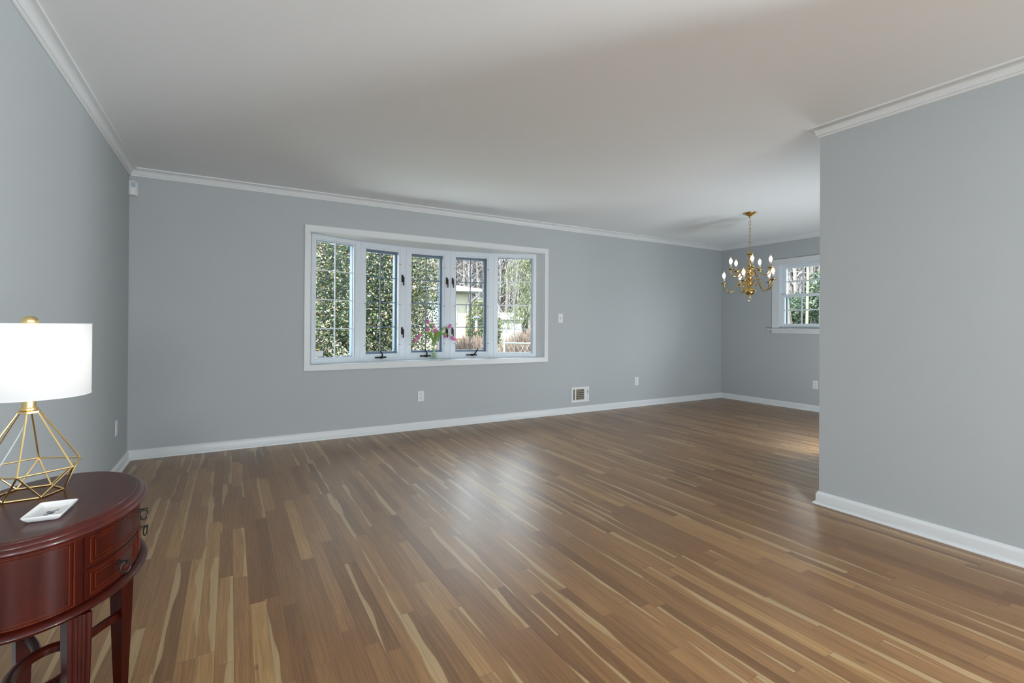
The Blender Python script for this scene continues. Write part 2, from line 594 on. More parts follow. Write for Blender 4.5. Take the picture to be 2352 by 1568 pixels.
def wpart(gg, name, m, parent=None, **kw):
    """geometry written in room coordinates, parented under the window empty"""
    base = Vector((0, 0, 0)) if parent is not None else WO
    return gg.build(name, m, parent or WIN, **kw) if parent is None and False else _wp(gg, name, m, parent, kw)


def _wp(gg, name, m, parent, kw):
    gg.v = [(a - WO[0], b - WO[1], c - WO[2]) for a, b, c in gg.v]
    return gg.build(name, m, parent or WIN, **kw)


SILL, HEAD = 0.739, 2.050
BP = [(0.693, 5.200), (1.212, 5.410), (1.757, 5.520), (2.313, 5.520), (2.858, 5.410), (3.379, 5.200)]
# casing round the opening
cx0, cx1, cz0, cz1, ct = 0.621, 3.485, 0.687, 2.115, 0.017
o_ = [(cx0, cz0), (cx1, cz0), (cx1, cz1), (cx0, cz1)]
i_ = [(OX0, OZ0 + 0.003), (OX1, OZ0 + 0.003), (OX1, OZ1), (OX0, OZ1)]
for k in range(4):
    q = [o_[k], o_[(k + 1) % 4], i_[(k + 1) % 4], i_[k]]
    g = G()
    g.hexa([(x, YB - ct, z) for x, z in q] + [(x, YB + 0.004, z) for x, z in q])
    _wp(g, 'casing', 'trim', None, {})
# seat board and head board follow the bow
for nm, za, zb in (('seat_board', SILL - 0.045, SILL), ('head_board', HEAD, HEAD + 0.06)):
    pl = [(OX0 + 0.001, YB - 0.002), (OX1 - 0.001, YB - 0.002), (OX1 - 0.001, 5.23)] + [(x * 1.0 + (x - 2.036) * 0.05, y + 0.11) for x, y in reversed(BP[1:5])] + [(OX0 + 0.001, 5.23)]
    g = G()
    g.loft([[(x, y, za) for x, y in pl], [(x, y, zb) for x, y in pl]])
    _wp(g, nm, 'trim', None, {})
for xa, xb, xc, xd in ((OX0, 0.676, 0.697, OX0), (OX1, 3.424, 3.375, OX1)):
    g = G()
    pl = [(xa, YB - 0.001), (xb, YB - 0.001), (xc, 5.215), (xd, 5.25)]
    g.loft([[(x, y, SILL) for x, y in pl], [(x, y, HEAD) for x, y in pl]])
    _wp(g, 'side_jamb', 'trim', None, {})


class Panel:
    def __init__(s, A, B):
        s.A = Vector((*A, 0))
        d = Vector((*B, 0)) - s.A
        s.L = d.length
        s.t = d.normalized()
        s.n = Vector((-s.t.y, s.t.x, 0))

    def P(s, u, w_, z):
        q = s.A + s.t * u + s.n * w_
        return (q.x, q.y, z)

    def box(s, gg, u0, u1, w0, w1, z0, z1):
        gg.hexa([s.P(u0, w0, z0), s.P(u1, w0, z0), s.P(u1, w1, z0), s.P(u0, w1, z0), s.P(u0, w0, z1), s.P(u1, w0, z1), s.P(u1, w1, z1), s.P(u0, w1, z1)])

    def frame(s, gg, u0, u1, z0, z1, fl, w0, w1, fb=None, ft=None):
        """mitred picture frame"""
        fb, ft = fb or fl, ft or fl
        o = [(u0, z0), (u1, z0), (u1, z1), (u0, z1)]
        i = [(u0 + fl, z0 + fb), (u1 - fl, z0 + fb), (u1 - fl, z1 - ft), (u0 + fl, z1 - ft)]
        for k in range(4):
            a, b = k, (k + 1) % 4
            q = [o[a], o[b], i[b], i[a]]
            gg.hexa([s.P(u, w0, z) for u, z in q] + [s.P(u, w1, z) for u, z in q])


panels = [Panel(BP[i], BP[i + 1]) for i in range(5)]
for i, p in enumerate(panels):
    L = p.L
    fixed = i in (0, 4)
    pf = G()
    if fixed:
        p.frame(pf, 0.010, L - 0.010, SILL, HEAD, 0.040, 0.0, 0.032, 0.048, 0.042)
        p.frame(pf, 0.050, L - 0.050, SILL + 0.048, HEAD - 0.042, 0.012, 0.012, 0.030, 0.012, 0.012)
        gu0, gu1, gz0, gz1, gw = 0.062, L - 0.062, SILL + 0.060, HEAD - 0.054, 0.030
    else:
        p.frame(pf, 0.012, L - 0.012, SILL, HEAD, 0.052, 0.0, 0.04, 0.058, 0.052)
        p.frame(pf, 0.064, L - 0.064, SILL + 0.058, HEAD - 0.052, 0.016, 0.006, 0.055, 0.018, 0.018)
        gu0, gu1, gz0, gz1, gw = 0.098, L - 0.112, SILL + 0.100, HEAD - 0.094, 0.095
    fo = _wp(pf, 'panel_frame', 'vinyl', None, dict(bevel=0.0015))
    if fixed:
        sg = G()
        p.frame(sg, 0.012, L - 0.012, SILL, HEAD, 0.052, 0.036, 0.085, 0.062, 0.056)  # outer reveal darkened in colour against the bright sky
        tag(_wp(sg, 'outer_frame', 'sash', fo, {}), 'outer frame with blue-grey shade in its colour')
    else:
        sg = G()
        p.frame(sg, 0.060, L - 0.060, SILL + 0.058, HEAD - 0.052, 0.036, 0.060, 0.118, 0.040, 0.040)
        tag(_wp(sg, 'sash', 'sash', fo, dict(bevel=0.002)), 'outer casement sash with shade painted in blue-grey')
        gu0, gu1, gz0, gz1, gw = 0.096, L - 0.096, SILL + 0.098, HEAD - 0.092, 0.072
    gg = G()
    p.box(gg, gu0 - 0.004, gu1 + 0.004, gw, gw + 0.004, gz0 - 0.004, gz1 + 0.004)
    _wp(gg, 'pane', 'glass', fo, {})
    mg = G()
    mw = 0.0055
    um = (gu0 + gu1) / 2
    p.box(mg, um - mw, um + mw, gw - 0.010, gw - 0.002, gz0, gz1)
    for k in (1, 2, 3):
        zz = gz0 + (gz1 - gz0) * k / 4
        p.box(mg, gu0, gu1, gw - 0.0095, gw - 0.0025, zz - mw, zz + mw)
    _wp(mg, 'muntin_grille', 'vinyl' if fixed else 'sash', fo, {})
    if not fixed:
        # latches
        sides = {1: (1,), 2: (1,), 3: (-1,)}[i]
        for sd in sides:
            uc = L - 0.038 if sd > 0 else 0.038
            for zt in (1.722, 1.115):
                lg = G()
                p.box(lg, uc - 0.010, uc + 0.010, -0.012, 0.0, zt - 0.082, zt)
                p.box(lg, uc - 0.006, uc + 0.006, -0.022, -0.012, zt - 0.060, zt - 0.022)
                p.box(lg, uc + 0.004, uc + 0.015, -0.028, -0.014, zt - 0.122, zt - 0.022)
                tag(_wp(lg, 'latch', 'bronze', fo, dict(bevel=0.0015)), 'dark bronze latch lever')
        # crank operator
        kg = G()
        uc = L / 2 - 0.03
        if i == 3:
            uc = L / 2
        zc = 0.776
        p.box(kg, uc - 0.062, uc + 0.068, -0.018, 0.002, zc - 0.009, zc + 0.009)
        kg.lathe([(0.020, -0.012), (0.022, 0.0), (0.014, 0.012)], p.P(uc + 0.01, -0.014, zc), 14)
        if i == 3:
            pts = [p.P(uc + 0.030, -0.024, zc + 0.006), p.P(uc + 0.042, -0.030, zc + 0.020), p.P(uc + 0.070, -0.030, zc + 0.062), p.P(uc + 0.082, -0.030, zc + 0.078)]
        else:
            pts = [p.P(uc + 0.005, -0.020, zc + 0.004), p.P(uc + 0.018, -0.028, zc + 0.022), p.P(uc + 0.010, -0.030, zc + 0.045), p.P(uc - 0.010, -0.030, zc + 0.066), p.P(uc - 0.002, -0.030, zc + 0.082)]
        kg.tube(pts, [0.008] * (len(pts) - 1) + [0.007], 8)
        tag(_wp(kg, 'crank_handle', 'bronze', fo, dict(smooth=True)), 'dark bronze crank operator')
        # screen clips
        for uu in (0.064, L - 0.064):
            for zz in (1.84, 1.375, 0.915):
                cg = G()
                p.box(cg, uu - 0.010, uu + 0.010, -0.006, 0.001, zz - 0.004, zz + 0.004)
                _wp(cg, 'screen_clip', 'clip', fo, {})
# mullion posts between panels
for i in range(1, 5):
    a, b = panels[i - 1], panels[i]
    q = Vector((*BP[i], 0))
    n = (a.n + b.n).normalized()
    t = Vector((n.y, -n.x, 0))
    g = G()
    pl = [q - t * 0.013 + n * 0.004, q + t * 0.013 + n * 0.004, q + t * 0.022 + n * 0.125, q - t * 0.022 + n * 0.125]
    g.loft([[(v.x, v.y, SILL) for v in pl], [(v.x, v.y, HEAD) for v in pl]])
    _wp(g, 'mullion_post', 'vinyl', None, {})
# outer roof of the bow with its soffit
g = G()
pl = [(0.35, YB + T), (3.75, YB + T), (3.95, 5.75), (3.05, 6.02), (2.36, 6.12), (1.70, 6.12), (1.05, 6.02), (0.12, 5.75)]
g.loft([[(x, y, 2.112) for x, y in pl], [(x, y, 2.20) for x, y in pl]])
_wp(g, 'outer_soffit', 'galv', None, {})
g = G()
pl = [(OX0, YB + T)] + [(x, y + 0.12) for x, y in BP] + [(OX1, YB + T)]
g.loft([[(x, y, 0.15) for x, y in pl], [(x, y, SILL - 0.046) for x, y in pl]])
_wp(g, 'outer_skirt', 'white_ext', None, {})

# ------------------------------------------------------------------ dining sash window
W2 = struct(empty('window_2', (XR, (WY0 + WY1) / 2, WZ0)), 'white double-hung sash window beyond the chandelier', 'window')


def w2(name, m, x0, x1, y0, y1, z0, z1, parent=None, bevel=0.0015):
    g_ = G()
    o_ = W2.location
    g_.box(x0 - o_.x, x1 - o_.x, y0 - o_.y, y1 - o_.y, z0 - o_.z, z1 - o_.z)
    return g_.build(name, m, parent or W2, bevel=bevel)


w2('casing', 'trim', XR - 0.018, XR + 0.002, WY1, WY1 + 0.092, WZ0, WZ1)
w2('casing', 'trim', XR - 0.018, XR + 0.002, WY0 - 0.092, WY0, WZ0, WZ1)
w2('casing', 'trim', XR - 0.018, XR + 0.002, WY0 - 0.092, WY1 + 0.092, WZ1, WZ1 + 0.070)
w2('stool', 'trim', XR - 0.060, XR + 0.05, WY0 - 0.145, WY1 + 0.145, WZ0 - 0.018, WZ0, bevel=0.004)
w2('apron', 'trim', XR - 0.018, XR + 0.002, WY0 - 0.10, WY1 + 0.10, 1.053, WZ0 - 0.018)
for y0, y1 in ((WY1 - 0.020, WY1), (WY0, WY0 + 0.020)):
    w2('jamb', 'vinyl', XR + 0.0, XR + 0.12, y0, y1, WZ0, WZ1)
w2('jamb', 'vinyl', XR + 0.0, XR + 0.12, WY0 + 0.02, WY1 - 0.02, WZ1 - 0.016, WZ1)
for y0, y1 in ((WY1 - 0.060, WY1 - 0.020), (WY0 + 0.02, WY0 + 0.060)):
    tag(w2('jamb_track', 'track', XR + 0.112, XR + 0.135, y0, y1, WZ0, 1.60), 'outer jamb track with sky light in its colour')


def sash2(x0, x1, z0, z1, st, tr_, br_, zs):
    y0, y1 = WY0 + 0.021, WY1 - 0.021
    g_ = G()
    o_ = W2.location
    for q in ((y0, y0 + st, z0, z1), (y1 - st, y1, z0, z1), (y0 + st, y1 - st, z0, z0 + br_), (y0 + st, y1 - st, z1 - tr_, z1)):
        g_.box(x0 - o_.x, x1 - o_.x, q[0] - o_.y, q[1] - o_.y, q[2] - o_.z, q[3] - o_.z)
    s_ = g_.build('sash', 'vinyl', W2, bevel=0.002)
    xm = (x0 + x1) / 2
    w2('pane', 'glass', xm - 0.002, xm + 0.002, y0 + st, y1 - st, z0 + br_, z1 - tr_, s_, 0)
    g_ = G()
    for k in (1, 2):
        yy = y0 + st + (y1 - y0 - 2 * st) * k / 3
        g_.box(xm - 0.012 - o_.x, xm - 0.003 - o_.x, yy - 0.0095 - o_.y, yy + 0.0095 - o_.y, z0 + br_ - o_.z, z1 - tr_ - o_.z)
    g_.box(xm - 0.0118 - o_.x, xm - 0.0032 - o_.x, y0 + st - o_.y, y1 - st - o_.y, zs - 0.0095 - o_.z, zs + 0.0095 - o_.z)
    g_.build('muntin_grille', 'vinyl', s_)


sash2(XR + 0.068, XR + 0.105, 1.578, WZ1 - 0.016, 0.048, 0.050, 0.036, 1.798)
sash2(XR + 0.028, XR + 0.066, WZ0 + 0.002, 1.614, 0.046, 0.040, 0.068, 1.386)

# ------------------------------------------------------------------ wall plates
def wall_frame(loc, face):
    """face: unit vector out of the wall; returns matrix rotation about z so local -y faces the room"""
    return math.atan2(face[0], -face[1])


def outlet(loc, face, label):
    r = empty('wall_outlet', loc, wall_frame(loc, face))
    tag(r, label, 'outlet', 'duplex outlets on the walls')
    box('cover_plate', 'plate', r, -0.035, 0.035, -0.006, 0.0, -0.0575, 0.0575, 0.003)
    for dz in (0.0205, -0.0205):
        g_ = G()
        pr = [(0.0165 * math.cos(a), 0.0145 * math.sin(a)) for a in [k * 2 * PI / 24 for k in range(24)]]
        pr = [(max(-0.0165, min(0.0165, x)), max(-0.012, min(0.012, z))) for x, z in pr]
        g_.loft([[(x, -0.005, z + dz) for x, z in pr], [(x, -0.0085, z + dz) for x, z in pr]])
        f_ = g_.build('receptacle', 'plate', r)
        g_ = G()
        g_.box(-0.0085, -0.0055, -0.0092, -0.008, dz - 0.001, dz + 0.008)
        g_.box(0.0055, 0.0080, -0.0092, -0.008, dz, dz + 0.007)
        g_.lathe([(0.003, 0), (0.003, 0.001)], (0, 0, 0), 10)
        k = len(g_.v) - 20
        for q in range(k, len(g_.v)):
            a, b, c_ = g_.v[q]
            g_.v[q] = (a, -0.0092 + c_, dz - 0.0065 + b)
        g_.build('slots', 'slot', f_)
    return r


outlet((1.813, YB, 0.362), (0, -1), 'white duplex outlet on the back wall right under the bow window')
outlet((5.026, YB, 0.358), (0, -1), 'white duplex outlet on the back wall near the dining corner, right of the vent')
outlet((XL, 4.640, 0.355), (1, 0), 'white duplex outlet on the left wall behind the side table')
outlet((XR, 3.645, 0.361), (-1, 0), 'white duplex outlet on the dining wall next to the partition edge')
r = tag(empty('light_switch', (3.687, YB, 1.240)), 'white single toggle light switch right of the bow window', 'light switch')
box('cover_plate', 'plate', r, -0.035, 0.035, -0.006, 0, -0.0575, 0.0575, 0.003)
box('toggle', 'plate', r, -0.005, 0.005, -0.018, -0.004, -0.012, 0.004, 0.0015)
box('toggle_slot', 'clip', r, -0.007, 0.007, -0.0068, -0.0055, -0.014, 0.012)

# floor-level vent
VX0, VX1, VZ0, VZ1 = 3.862, 4.156, 0.137, 0.335
r = tag(empty('air_vent', ((VX0 + VX1) / 2, YB, VZ0)), 'white metal wall vent with dark louvers above the baseboard', 'vent')
ww, hh = (VX1 - VX0), VZ1 - VZ0
g = G()
xs = [-ww / 2, -ww / 2 + 0.026, -ww / 2 + 0.060, -ww / 2 + 0.078, -ww / 2 + 0.212, -ww / 2 + 0.228, -ww / 2 + 0.262, ww / 2]
zl, zh = 0.030, hh - 0.027
g.box(xs[0], xs[7], -0.012, 0, 0, zl)
g.box(xs[0], xs[7], -0.012, 0, zh, hh)
for a, b in ((0, 1), (2, 3), (4, 5), (6, 7)):
    g.box(xs[a], xs[b], -0.012, 0, zl, zh)
g.box(xs[5], xs[6], -0.009, 0, zl, zh)
vf = g.build('vent_frame', 'plate', r, bevel=0.002)
box('duct_opening', 'duct', r, xs[1], xs[4], -0.0015, 0.0, zl, zh)
for a, b in ((1, 2), (3, 4)):
    for k in range(6):
        zz = zl + (zh - zl) * (k + 0.5) / 6
        g = G()
        g.hexa([(xs[a], -0.010, zz - 0.008), (xs[b], -0.010, zz - 0.008), (xs[b], -0.009, zz - 0.009), (xs[a], -0.009, zz - 0.009),
                (xs[a], -0.003, zz + 0.007), (xs[b], -0.003, zz + 0.007), (xs[b], -0.002, zz + 0.006), (xs[a], -0.002, zz + 0.006)])
        g.build('louver', 'louver', r)
box('damper_lever', 'clip', r, xs[6] + 0.004, xs[6] + 0.010, -0.020, -0.010, hh / 2 + 0.012, hh / 2 + 0.050, 0.001)
for xx in (xs[0] + 0.012, xs[7] - 0.008):
    g = G()
    g.lathe([(0.004, 0), (0.003, 0.002)], (0, 0, 0), 10)
    g.v = [(xx + a, -0.012 - c_, hh / 2 + b) for a, b, c_ in g.v]
    g.build('screw', 'clip', r)

# motion sensor in the corner below the crown
r = tag(empty('motion_sensor', (XL + 0.001, YB - 0.001, 2.205)), 'white motion sensor in the left corner under the crown moulding', 'sensor')
g = G()
rings = []
for z, k in ((0.0, 0.90), (0.004, 1.0), (0.05, 1.0), (0.10, 0.97), (0.116, 0.93), (0.120, 0.85)):
    fr = [(0.0, -0.052 * k), (0.016 * k, -0.060 * k), (0.044 * k, -0.048 * k), (0.058 * k, -0.020 * k), (0.058 * k, 0.0), (0, 0)]
    rings.append([(x, y, z) for x, y in fr])
g.loft(rings)
g.build('sensor_body', 'plate', r, bevel=0.002)
g = G()
fr = [(0.0185, -0.0602), (0.0445, -0.0490)]
nx, ny = 0.40 * 0.0022, -0.92 * 0.0022
g.loft([[(fr[0][0], fr[0][1], z), (fr[1][0], fr[1][1], z), (fr[1][0] + nx, fr[1][1] + ny, z), (fr[0][0] + nx, fr[0][1] + ny, z)] for z in (0.066, 0.108)])
g.build('sensor_lens', 'lens', r)

# little white box in the lower corner of the bow window
p = panels[0]
q = p.P(0.108, 0.040, 0.842)
r = tag(empty('window_sensor', q), 'small white plastic box in the lower left corner of the bow window glass', 'sensor')
r.rotation_euler = (0, 0, math.atan2(p.t.y, p.t.x))
box('sensor_case', 'plate', r, -0.045, 0.045, -0.020, 0.002, -0.030, 0.030, 0.006)

# ------------------------------------------------------------------ side table
TX, TY, TROT = -0.407, 1.695, math.radians(-2.5)
TA, TB = 0.205, 0.301
r = tag(empty('side_table', (TX, TY, 0), TROT), 'oval dark cherry side table with ring-pull drawers under the lamp', 'table')
TBL = r


def ell(o, z, seg=96, a=TA, b=TB):
    return [((a + o) * math.cos(2 * PI * j / seg), (b + o) * math.sin(2 * PI * j / seg), z) for j in range(seg)]


g = G()
g.loft([ell(o, z) for o, z in ((-0.030, 0.6785), (-0.0265, 0.6785), (-0.0255, 0.6765), (-0.019, 0.6760), (-0.013, 0.6735), (-0.009, 0.6690), (-0.0085, 0.6665), (-0.004, 0.6650),
                               (0.0, 0.6600), (0.0, 0.6560), (-0.004, 0.6520), (-0.010, 0.6500), (-0.0105, 0.6475), (-0.017, 0.6450), (-0.019, 0.640))])
g.build('table_top', 'cherry_top', r, smooth=True)
BO = -0.0195
g = G()
g.loft([ell(BO, z) for z in (0.486, 0.6475)])
body = g.build('table_body', 'cherry', r, smooth=True)
g = G()
g.loft([ell(o, z) for o, z in ((-0.03, 0.4915), (-0.012, 0.4910), (-0.006, 0.4885), (0.0, 0.4840), (0.001, 0.4800), (-0.002, 0.4750), (-0.008, 0.4715), (-0.03, 0.4705))])
g.build('lower_rim', 'cherry', r, smooth=True)


def arc_strip(gg, t0, t1, o0, o1, z0, z1, n=None):
    n = n or max(2, int(abs(t1 - t0) / 2.5))
    rings = []
    for k in range(n + 1):
        t = math.radians(t0 + (t1 - t0) * k / n)
        c_, s_ = math.cos(t), math.sin(t)
        rings.append([((TA + o) * c_, (TB + o) * s_, z) for o, z in ((o0, z0), (o1, z0 + 0.0008), (o1, z1 - 0.0008), (o0, z1))])
    gg.loft(rings)


def bead_frame(gg, t0, t1, z0, z1, o, wd, hgt):
    """raised bead rectangle wrapped on the oval"""
    dt = math.degrees(wd / 0.24)
    arc_strip(gg, t0, t1, o, o + hgt, z0, z0 + wd)
    arc_strip(gg, t0, t1, o, o + hgt, z1 - wd, z1)
    arc_strip(gg, t0, t0 + dt, o, o + hgt, z0 + wd, z1 - wd, 2)
    arc_strip(gg, t1 - dt, t1, o, o + hgt, z0 + wd, z1 - wd, 2)


def ring_pull(parent, t, z):
    th = math.radians(t)
    bx, by = (TA + BO + 0.001) * math.cos(th), (TB + BO + 0.001) * math.sin(th)
    n = Vector((math.cos(th) / TA, math.sin(th) / TB, 0)).normalized()
    s_ = Vector((-n.y, n.x, 0))
    gg = G()
    b0 = Vector((bx, by, z))
    gg.tube([b0, b0 + n * 0.004, b0 + n * 0.0045, b0 + n * 0.020, b0 + n * 0.021, b0 + n * 0.024, b0 + n * 0.025],
            [0.006, 0.006, 0.0035, 0.0032, 0.0045, 0.0045, 0.002], 10)
    c_ = b0 + n * 0.017 - Vector((0, 0, 0.013))
    gg.tube([c_ + (s_ * 0.80 + n * 0.45).normalized() * 0.012 * math.sin(a) + Vector((0, 0, 0.014 * math.cos(a))) for a in [k * 2 * PI / 22 for k in range(22)]], 0.0021, 6, True)
    return tag(gg.build('ring_pull', 'bronze', parent, smooth=True), 'dark bronze ring pull')


for t0, t1 in ((-128, -53), (53, 128)):
    g = G()
    arc_strip(g, t0 + 2, t1 - 2, BO - 0.004, BO + 0.0012, 0.498, 0.641)
    po = g.build('side_panel', 'cherry', r, smooth=True)
    g = G()
    bead_frame(g, t0, t1, 0.4930, 0.6445, BO - 0.001, 0.0028, 0.0034)
    bead_frame(g, t0 + 2.6, t1 - 2.6, 0.5010, 0.6370, BO - 0.001, 0.0025, 0.0032)
    tag(g.build('bead_moulding', 'cherry_bead', po, smooth=True), 'lighter reddish bead moulding')
for (t0, t1, z0, z1, pulls) in ((-48, 48, 0.5670, 0.6460, (0,)), (-48, -1, 0.4930, 0.5640, (-24.5,)), (1, 48, 0.4930, 0.5640, (24.5,))):
    g = G()
    arc_strip(g, t0, t1, BO - 0.004, BO + 0.0022, z0, z1)
    do = g.build('drawer', 'cherry', r, smooth=True)
    g = G()
    bead_frame(g, t0 + 3.0, t1 - 3.0, z0 + 0.0085, z1 - 0.0085, BO + 0.001, 0.0026, 0.0034)
    bead_frame(g, t0 + 6.0, t1 - 6.0, z0 + 0.0165, z1 - 0.0165, BO + 0.001, 0.0024, 0.0030)
    tag(g.build('bead_moulding', 'cherry_bead', do, smooth=True), 'lighter reddish bead moulding')
    for t in pulls:
        ring_pull(do, t, 0.6225 if z0 > 0.55 else 0.5345)

LEGS = [(0.113, -0.213), (0.113, 0.213), (-0.113, 0.213), (-0.113, -0.213)]
for lx, ly in LEGS:
    n = Vector((lx / 0.045, ly / 0.050, 0)).normalized()
    s_ = Vector((-n.y, n.x, 0))
    g = G()
    rings = []
    for z, hw in ((0.4715, 0.0225), (0.40, 0.0222), (0.20, 0.0175), (0.03, 0.0128), (0.0, 0.0128)):
        prof = []
        # reeded outer face: three flutes
        k = hw / 0.0225
        for (u_, d_) in ((-0.0225, 0.0215), (-0.0195, 0.0225), (-0.015, 0.0225), (-0.0125, 0.0210), (-0.009, 0.0230), (-0.005, 0.0230), (-0.0022, 0.0210),
                         (0.0022, 0.0210), (0.005, 0.0230), (0.009, 0.0230), (0.0125, 0.0210), (0.015, 0.0225), (0.0195, 0.0225), (0.0225, 0.0215), (0.0225, -0.0225), (-0.0225, -0.0225)):
            v = Vector((lx, ly, z)) * 1.0 + s_ * (u_ * k) + n * (d_ * k)
            prof.append((v.x, v.y, z))
        rings.append(prof)
    g.loft(rings)
    g.build('leg', 'cherry', r)
ZS = 0.248
g = G()
SEC = [(-0.011, -0.010), (-0.011, 0.006), (-0.006, 0.010), (-0.003, 0.007), (0.003, 0.007), (0.006, 0.010), (0.011, 0.006), (0.011, -0.010)]
n_ = 64
RA, RB = 0.066, 0.098
g.loft([[((RA + o) * math.cos(2 * PI * j / n_), (RB + o) * math.sin(2 * PI * j / n_), ZS + z) for o, z in SEC] for j in range(n_ + 1)], True, False)
sr = g.build('stretcher_ring', 'cherry', r, smooth=True)
for lx, ly in LEGS:
    e_ = Vector((0.62 * RA * (1 if lx > 0 else -1), 0.80 * RB * (1 if ly > 0 else -1), 0))
    l_ = Vector((lx, ly, 0)) * 0.955
    mid = (e_ + l_) / 2 + Vector((-0.010 if lx > 0 else 0.010, 0.012 if ly > 0 else -0.012, 0))
    pth = bez(e_, e_ * 0.4 + mid * 0.6, l_ * 0.4 + mid * 0.6, l_, 10)
    rings = []
    for i in range(len(pth)):
        t_ = (pth[min(i + 1, 10)] - pth[max(i - 1, 0)]).normalized()
        sd = Vector((-t_.y, t_.x, 0))
        rings.append([(pth[i].x + sd.x * o * 0.8, pth[i].y + sd.y * o * 0.8, ZS + z) for o, z in SEC])
    g = G()
    g.loft(rings)
    g.build('stretcher_rail', 'cherry', r, smooth=True)

# ------------------------------------------------------------------ table lamp
LX, LY, LZ = -0.469, 1.790, 0.6785
lamp = tag(empty('table_lamp', (LX, LY, LZ)), 'lit table lamp with white drum shade and gold wire diamond base', 'lamp')
BR, RR, PR, zr, zp = 0.0712, 0.113, 0.0225, 0.0725, 0.222
wr = 0.0024


def hexv(R_, z, a0):
    return [Vector((R_ * math.cos(math.radians(a0 + 60 * k)), R_ * math.sin(math.radians(a0 + 60 * k)), z)) for k in range(6)]


hb, hr, hp = hexv(BR, wr, 4), hexv(RR, zr, 34), hexv(PR, zp, 34)
g = G()
for k in range(6):
    for a, b in ((hb[k], hb[(k + 1) % 6]), (hr[k], hr[(k + 1) % 6]), (hb[k], hr[k]), (hb[(k + 1) % 6], hr[k]), (hr[k], hp[k])):
        g.tube([a, b], wr, 8)
g.build('wire_base', 'gold', lamp, smooth=True)
g = G()
g.loft([[(v.x * 1.12, v.y * 1.12, z) for v in hp] for z in (zp - 0.002, zp + 0.003)])
g.lathe([(0.016, zp + 0.003), (0.019, zp + 0.006), (0.019, zp + 0.011), (0.0145, zp + 0.013), (0.0145, zp + 0.05), (0.004, zp + 0.055), (0.004, 0.462)], (0, 0, 0), 28)
g.build('neck', 'gold', lamp, smooth=True)
SR, sz0, sz1 = 0.1275, 0.2645, 0.4615
g = G()
sp = []
for rr_, z in ((SR - 0.0012, sz0 + 0.001), (SR, sz0), (SR, sz1), (SR - 0.0012, sz1 - 0.0005)):
    sp.append([(rr_ * math.cos(2 * PI * j / 72), rr_ * math.sin(2 * PI * j / 72), z) for j in range(72)])
g.loft([sp[1], sp[2]], True, False)
sh = g.build('lamp_shade', 'shade', lamp, smooth=True)
for z in (sz0 + 0.0015, sz1 - 0.0015):
    g = G()
    g.tube([(SR * math.cos(2 * PI * j / 72), SR * math.sin(2 * PI * j / 72), z) for j in range(72)], 0.0010, 6, True)
    g.build('rim_trim', 'plate', sh, smooth=True)
g = G()
for a in (20, 140, 260):
    g.tube([(0.006 * math.cos(math.radians(a)), 0.006 * math.sin(math.radians(a)), 0.456), (SR * math.cos(math.radians(a)), SR * math.sin(math.radians(a)), 0.452)], 0.0013, 6)
g.build('shade_spider', 'gold', lamp)
g = G()
g.lathe([(0.003, -0.0148)] + [(0.0182 * math.sin(a), -0.0150 * math.cos(a)) for a in [PI * k / 12 for k in range(2, 12)]] + [(0.001, 0.0150)], (0, 0, 0.4665), 28)
g.build('finial', 'gold', lamp, smooth=True)
g = G()
g.lathe([(0.010, 0), (0.013, 0.004), (0.024, 0.030), (0.030, 0.055), (0.026, 0.075), (0.012, 0.087), (0.001, 0.090)], (0, 0, 0.335), 20)
MT['lampbulb'] = emit_mat('lit_lamp_bulb', (1.0, 0.93, 0.84), 7.5)
g.build('bulb', 'lampbulb', lamp, smooth=True)
# cord from the neck down to the table and behind it
g = G()
g.tube(catmull([(-0.006, 0.012, 0.215), (-0.02, 0.03, 0.175), (-0.05, 0.05, 0.115), (-0.085, 0.07, 0.05), (-0.105, 0.085, 0.006), (-0.125, 0.09, 0.004)], 5), 0.0017, 6)
tag(g.build('power_cord', 'cord', lamp, smooth=True), 'clear plastic power cord')

# ------------------------------------------------------------------ trinket dish
r = tag(empty('trinket_dish', (-0.373, 1.576, 0.6785), math.radians(-4)), 'small white ceramic dish with grey print on the side table', 'dish')
g = G()


def rr(wx, wy, z, c_=0.006, n=4):
    out = []
    for sx, sy, a0 in ((1, 1, 0), (-1, 1, 90), (-1, -1, 180), (1, -1, 270)):
        for k in range(n + 1):
            a = math.radians(a0 + 90 * k / n)
            out.append((sx * (wx - c_) + c_ * math.cos(a), sy * (wy - c_) + c_ * math.sin(a), z))
    return out


HX, HY = 0.037, 0.0575
g.loft([rr(HX * 0.70, HY * 0.76, 0.0), rr(HX * 0.80, HY * 0.84, 0.0015), rr(HX * 0.97, HY * 0.975, 0.0105), rr(HX, HY, 0.0140), rr(HX * 0.985, HY * 0.99, 0.0150), rr(HX * 0.95, HY * 0.965, 0.0140),
        rr(HX * 0.72, HY * 0.80, 0.0050), rr(HX * 0.68, HY * 0.77, 0.0042)])
g.build('dish_body', 'ceramic', r, smooth=True)
g = G()
for (cx_, cy_, a_, b_, rot) in ((0.0, 0.0, 0.007, 0.013, 0.3), (0.006, 0.012, 0.004, 0.007, -0.6), (-0.005, -0.012, 0.004, 0.006, 0.9), (0.003, -0.006, 0.006, 0.003, 0.2), (-0.007, 0.008, 0.003, 0.006, 0.1), (0.008, 0.021, 0.0015, 0.003, 0.4)):
    g.lathe([(1, 0.0), (0.96, 0.0003)], (0, 0, 0), 14)
    for k in range(len(g.v) - 28, len(g.v)):
        x, y, z = g.v[k]
        wob = 1 + 0.25 * math.sin(k * 2.3)
        x, y = x * a_ * wob, y * b_ * wob
        g.v[k] = (cx_ + x * math.cos(rot) - y * math.sin(rot), cy_ + x * math.sin(rot) + y * math.cos(rot), z + 0.00435)
g.build('printed_motif', 'print', r)

